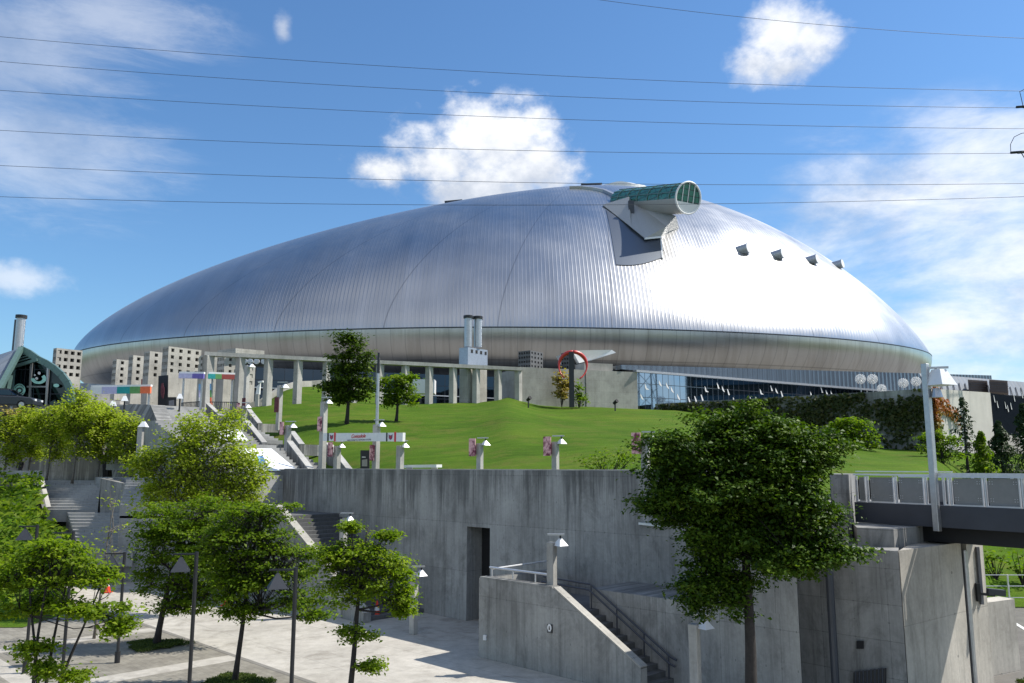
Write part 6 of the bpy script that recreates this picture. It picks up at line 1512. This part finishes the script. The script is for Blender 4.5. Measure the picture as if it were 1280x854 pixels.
# ivy over the terrace wall
n = 15000; s_ = rng.random(n); iz = rng.random(n)
hgt = 6.0 + iz * 7.1
den = np.sin(s_ * 21 + np.sin(hgt * 1.3) * 1.5) * .5 + .5
keep = (rng.random(n) < .35 + .65 * den) & ~((hgt < 9.3 + 1.2 * np.sin(s_ * 40)) & (s_ > .62) & (rng.random(n) < .55)) & ~((s_ > .80) & (hgt > 12.4) & (rng.random(n) < .93)) & (hgt < 13.05)
ip = np.array([I0.x, I0.y, 0]) + s_[:, None] * np.array([I1.x - I0.x, I1.y - I0.y, 0]); ip[:, 2] = hgt; ip += np.array([IN.x, IN.y, 0]) * rng.uniform(.02, .35, n)[:, None]
nm = np.array([IN.x, IN.y, .35]) + rng.normal(size=(n, 3)) * .5
leaf_object('ivy', ip[keep], nm[keep], .34, M['leaf_ivy'], iw, rng.random(keep.sum()), .8)
n = 2600; s_ = rng.random(n) ** 1.5 * 8.5; hh = rng.uniform(7, 13.2, n)
keep = rng.random(n) < np.clip(1.15 - s_ / 2.0 - (13.2 - hh) * .02, 0, 1) * 1.0
keep |= (rng.random(n) < .75) & (hh > 11.9 - s_ * .32) & (hh < 13.1 - s_ * .28) & (s_ < 7)
jd = np.array([.707, .707, 0]); ip = np.array([I1.x, I1.y, 0]) + s_[:, None] * jd; ip[:, 2] = hh; ip += np.array([.707, -.707, 0]) * rng.uniform(.02, .3, n)[:, None]
rv = np.clip((13.2 - hh) / 4.0 + rng.normal(0, .2, n), 0, 1)
leaf_object('creeper', ip[keep], (np.array([.7, -.7, .3]) + rng.normal(size=(n, 3)) * .5)[keep], .32, M['leaf_red'], ww_, rv[keep], .8)
# hedge bank at left: ground cover on a slope
hx = list(np.arange(-46, -18, 1.0)); hy = list(np.arange(33, 56, 1.0))
def bank_z(x, y): return max(.02, min(5.0, .3 + (y - 38) * .27 + .35 * math.sin(x * .8) + .3 * math.sin(y * .9 + x * .3)))
def bank_keep(x, y): return x < -.545 * y - 1.2 + 2.0 * sm((52 - y) / 10)
struct(grid_mesh('bank', hx, hy, bank_z, M['lawn'], bank_keep))
n = 16000; X_ = rng.uniform(-46, -18, n); Y_ = rng.uniform(36, 55.4, n)
keep = np.array([bank_keep(a, b) for a, b in zip(X_, Y_)]); X_, Y_ = X_[keep], Y_[keep]; n = len(X_)
bump_ = .35 * (np.sin(X_ * 1.7) * np.sin(Y_ * 1.9) + 1) + rng.uniform(0, .5, n)
pts = np.stack([X_, Y_, np.array([bank_z(a, b) for a, b in zip(X_, Y_)]) + bump_], 1)
tag(leaf_object('hedge_cover', pts, rng.normal(size=(n, 3)) * .5 + np.array([0, -.3, .8]), .32, M['leaf_mid'], None, rng.random(n)), 'dense low green hedge planting on the bank left of the steps', 'hedge', None, 'stuff')
# grass patches round the plaza trees
for px, D, lab in ((214, 29.8, 'dark leafy plaza tree'), (310, 24.8, 'airy plaza tree')):
    c = at_ground(px, D); n = 5200; an = rng.uniform(0, 2 * math.pi, n); rr = np.sqrt(rng.random(n)) * (.85 + .2 * np.sin(an * 3 + px) + .1 * np.sin(an * 7)); h_ = .05 * (1 - (rr / 1.6) ** 2)
    pts = np.stack([c[0] + np.cos(an) * rr * 1.15, c[1] + np.sin(an) * rr, h_ + rng.uniform(0, .06, n)], 1)
    tag(leaf_object('grass_patch', pts, rng.normal(size=(n, 3)) * .8 + np.array([0, -.6, .4]), .10, M['grassblade'], None, rng.random(n), .22), 'small mound of grass at the foot of the ' + lab, 'grass', None, 'stuff')
# fringe of grass on the wall top and lawn near the camera
n = 5200; u_ = rng.uniform(13, 36, n); v_ = WV + 1.6 + rng.random(n) * 2
# roadside grass
n = 5000; X_ = rng.uniform(14.4, 17.5, n); Y_ = 23.75 + (X_ - 14.4) * .20 + rng.random(n) * .8
tag(leaf_object('verge_grass', np.stack([X_, Y_, np.full(n, .08) + rng.random(n) * .1], 1), rng.normal(size=(n, 3)) + np.array([0, -.5, .2]), .16, M['grassblade'], None, rng.random(n), .2), 'strip of bright grass at the foot of the wing wall', 'grass', None, 'stuff')

# chain link fence beyond the road
cf = thing('wire_fence', 'thin wire fence with white posts beyond the road under the bridge', 'fence', P(1262, 750, 37.8))
for px in (1228, 1262, 1297):
    p = P(px, 752, 37.8); mb = MB(); mb.tube([(p.x, p.y, -.1), (p.x, p.y, 1.4)], .04, 8); mb.build('post', M['white'], cf)
a, b = P(1200, 752, 37.8), P(1330, 752, 37.8); mb = MB()
for z in (1.38, .9, .4): mb.tube([(a.x, a.y, z), (b.x, b.y, z)], .02, 5)
mb.build('wires', M['steel'], cf)
# traffic cones
def cone(label, px, yb):
    p = G(px, yb, .0); t = thing('traffic_cone', label, 'cone', p, 'orange traffic cones on the plaza')
    mb = MB(); mb.box(p + Vector((0, 0, .025)), (.4, .4, .05)); mb.build('base', M['cone'], t)
    mb = MB(); mb.tube([p + Vector((0, 0, .05)), p + Vector((0, 0, .7))], [.15, .03], 16); c = mb.build('body', M['cone'], t)
    mb = MB(); mb.tube([p + Vector((0, 0, .32)), p + Vector((0, 0, .46))], [.108, .083], 16); mb.build('reflective_band', M['white'], c)
cone('orange traffic cone behind the left black lamp post', 134, 741); cone('orange traffic cone between dark tree and airy tree', 283, 757); cone('orange traffic cone partly hidden at the small tree near the stair foot', 471, 773)

# person on the terrace
def person(label, px, D, z0):
    x, y, _ = at_ground(px, D); t = thing('person', label, 'person', (x, y, z0))
    J = {'pel': (0, 0, .92), 'che': (0, 0, 1.25), 'nec': (0, 0, 1.44), 'hd0': (0, -.01, 1.53), 'hd1': (0, -.02, 1.66), 'sl': (-.18, 0, 1.40), 'el': (-.25, -.02, 1.12), 'hl': (-.24, -.16, .92), 'sr': (.18, 0, 1.40), 'er': (.25, -.02, 1.12), 'hr': (.24, -.14, .90), 'kl': (-.11, -.03, .48), 'fl': (-.12, 0, .06), 'tl': (-.12, -.16, .04), 'kr': (.11, .04, .48), 'fr': (.12, .06, .06), 'tr': (.12, -.10, .04), 'hpl': (-.1, 0, .88), 'hpr': (.1, 0, .88)}
    Rr = {'pel': .15, 'che': .17, 'nec': .06, 'hd0': .085, 'hd1': .09, 'sl': .075, 'el': .05, 'hl': .038, 'sr': .075, 'er': .05, 'hr': .038, 'kl': .06, 'fl': .045, 'tl': .04, 'kr': .06, 'fr': .045, 'tr': .04, 'hpl': .09, 'hpr': .09}
    E_ = [('pel', 'che'), ('che', 'nec'), ('nec', 'hd0'), ('hd0', 'hd1'), ('che', 'sl'), ('sl', 'el'), ('el', 'hl'), ('che', 'sr'), ('sr', 'er'), ('er', 'hr'), ('pel', 'hpl'), ('hpl', 'kl'), ('kl', 'fl'), ('fl', 'tl'), ('pel', 'hpr'), ('hpr', 'kr'), ('kr', 'fr'), ('fr', 'tr')]
    ks = list(J); me = bpy.data.meshes.new('body'); me.from_pydata([(x + J[k][0], y + J[k][1], z0 + J[k][2]) for k in ks], [(ks.index(a), ks.index(b)) for a, b in E_], [])
    o = bpy.data.objects.new('body', me); COL.objects.link(o); o.parent = t; o.matrix_parent_inverse = t.matrix_basis.inverted()
    sk = o.modifiers.new('skin', 'SKIN'); 
    for v_, k in zip(me.skin_vertices[0].data, ks): v_.radius = (Rr[k], Rr[k] * .85); 
    me.skin_vertices[0].data[0].use_root = True
    o.modifiers.new('sub', 'SUBSURF').levels = 2; o.modifiers['sub'].render_levels = 2
    me.materials.append(M['jacket'])
    mb = MB(); mb.tube([(x, y - .01, z0 + 1.60), (x, y + .0, z0 + 1.70), (x, y, z0 + 1.76)], [.105, .10, .04], 12); mb.build('hair', M['hair'], t)
person('person in dark clothes standing among the pale trees on the terrace', 33, 60, 5.15)

# ================================================================== POWER LINES
GW = 'power lines crossing the sky'
def wire(label, pts, D):
    q = [P(x, y, D + dd) for x, y, dd in pts]
    t = np.array([0, .5, 1.0]); c = [np.polyfit(t, [p[i] for p in q], 2) for i in range(3)]
    ps = [Vector([np.polyval(c[i], s_) for i in range(3)]) for s_ in np.linspace(-.18, 1.12, 60)]
    mb = MB(); mb.tube(ps, .024 * D / 80, 5); tag(mb.build('power_line', M['wire']), label, 'power line', GW)
wire('highest long power line, above the thick one at the left edge', [(0, 46, 0), (640, 92, 0), (1280, 114, 0)], 84)
wire('second power line from the top at the left edge', [(0, 77, 0), (640, 118, 0), (1280, 135, 0)], 80)
wire('third power line from the top at the left edge', [(0, 113, 0), (640, 147, 0), (1280, 161, 0)], 84)
wire('power line that ends at the dark insulator at the right edge', [(0, 163, 0), (640, 188, 0), (1280, 191.5, 0)], 80)
wire('power line just above the dome top', [(0, 207, 0), (640, 228, 0), (1280, 229.5, 0)], 84)
wire('lowest power line, crossing in front of the dome top', [(0, 246, 0), (640, 256.5, 0), (1280, 246, 0)], 80)
wire('short slanting power line across the top right corner only', [(750, 0, 0), (1015, 30, 0), (1280, 48, 0)], 80)
py = thing('transmission_pylon', 'dark pylon crossarm tip with insulators at the right edge', 'pylon', (P(1345, 500, 80).x, 80, -.7))
bx = P(1345, 190, 80).x
mb = MB()
for sx_, sy_ in ((-1, -1), (1, -1), (1, 1), (-1, 1)): mb.tube([(bx + sx_ * 2.2, 80 + sy_ * 2.2, -.7), (bx + sx_ * .5, 80 + sy_ * .5, 52)], .12, 6)
for i in range(16):
    z = i * 3.2; k0 = 2.2 - 1.7 * (z + .7) / 52.7; k1 = 2.2 - 1.7 * (z + 3.9) / 52.7
    for a, b in (((-1, -1), (1, -1)), ((1, -1), (1, 1)), ((1, 1), (-1, 1)), ((-1, 1), (-1, -1))):
        mb.tube([(bx + a[0] * k0, 80 + a[1] * k0, z), (bx + b[0] * k1, 80 + b[1] * k1, z + 3.2)], .05, 4)
mb.build('lattice_mast', M['girder'], py)
for yy, xt in ((191, 1272), (134, 1279)):
    p = P(xt, yy, 80); mb = MB(); mb.tube([p, (bx, 80, p.z + .6)], .13, 6); mb.tube([p + Vector((.4, 0, -.05)), p + Vector((1.0, 0, -1.3)), p + Vector((2.2, 0, -.1))], .05, 5); mb.build('crossarm', M['girder'], py)
    mb = MB(); mb.tube([p + Vector((-.7, 0, 0)), p + Vector((.9, 0, .12))], .14, 8); mb.build('insulator', M['black'], py)
    mb = MB(); mb.tube([p + Vector((-.7 if yy > 150 else 0, 0, 0)), p + Vector((-.65 if yy > 150 else -.1, 0, .9)), p + Vector((-.2, 0, 1.7)), p + Vector((.6, 0, 2.1)), p + Vector((1.6, 0, 2.2))], .035, 5); mb.build('jumper_cable', M['black'], py)
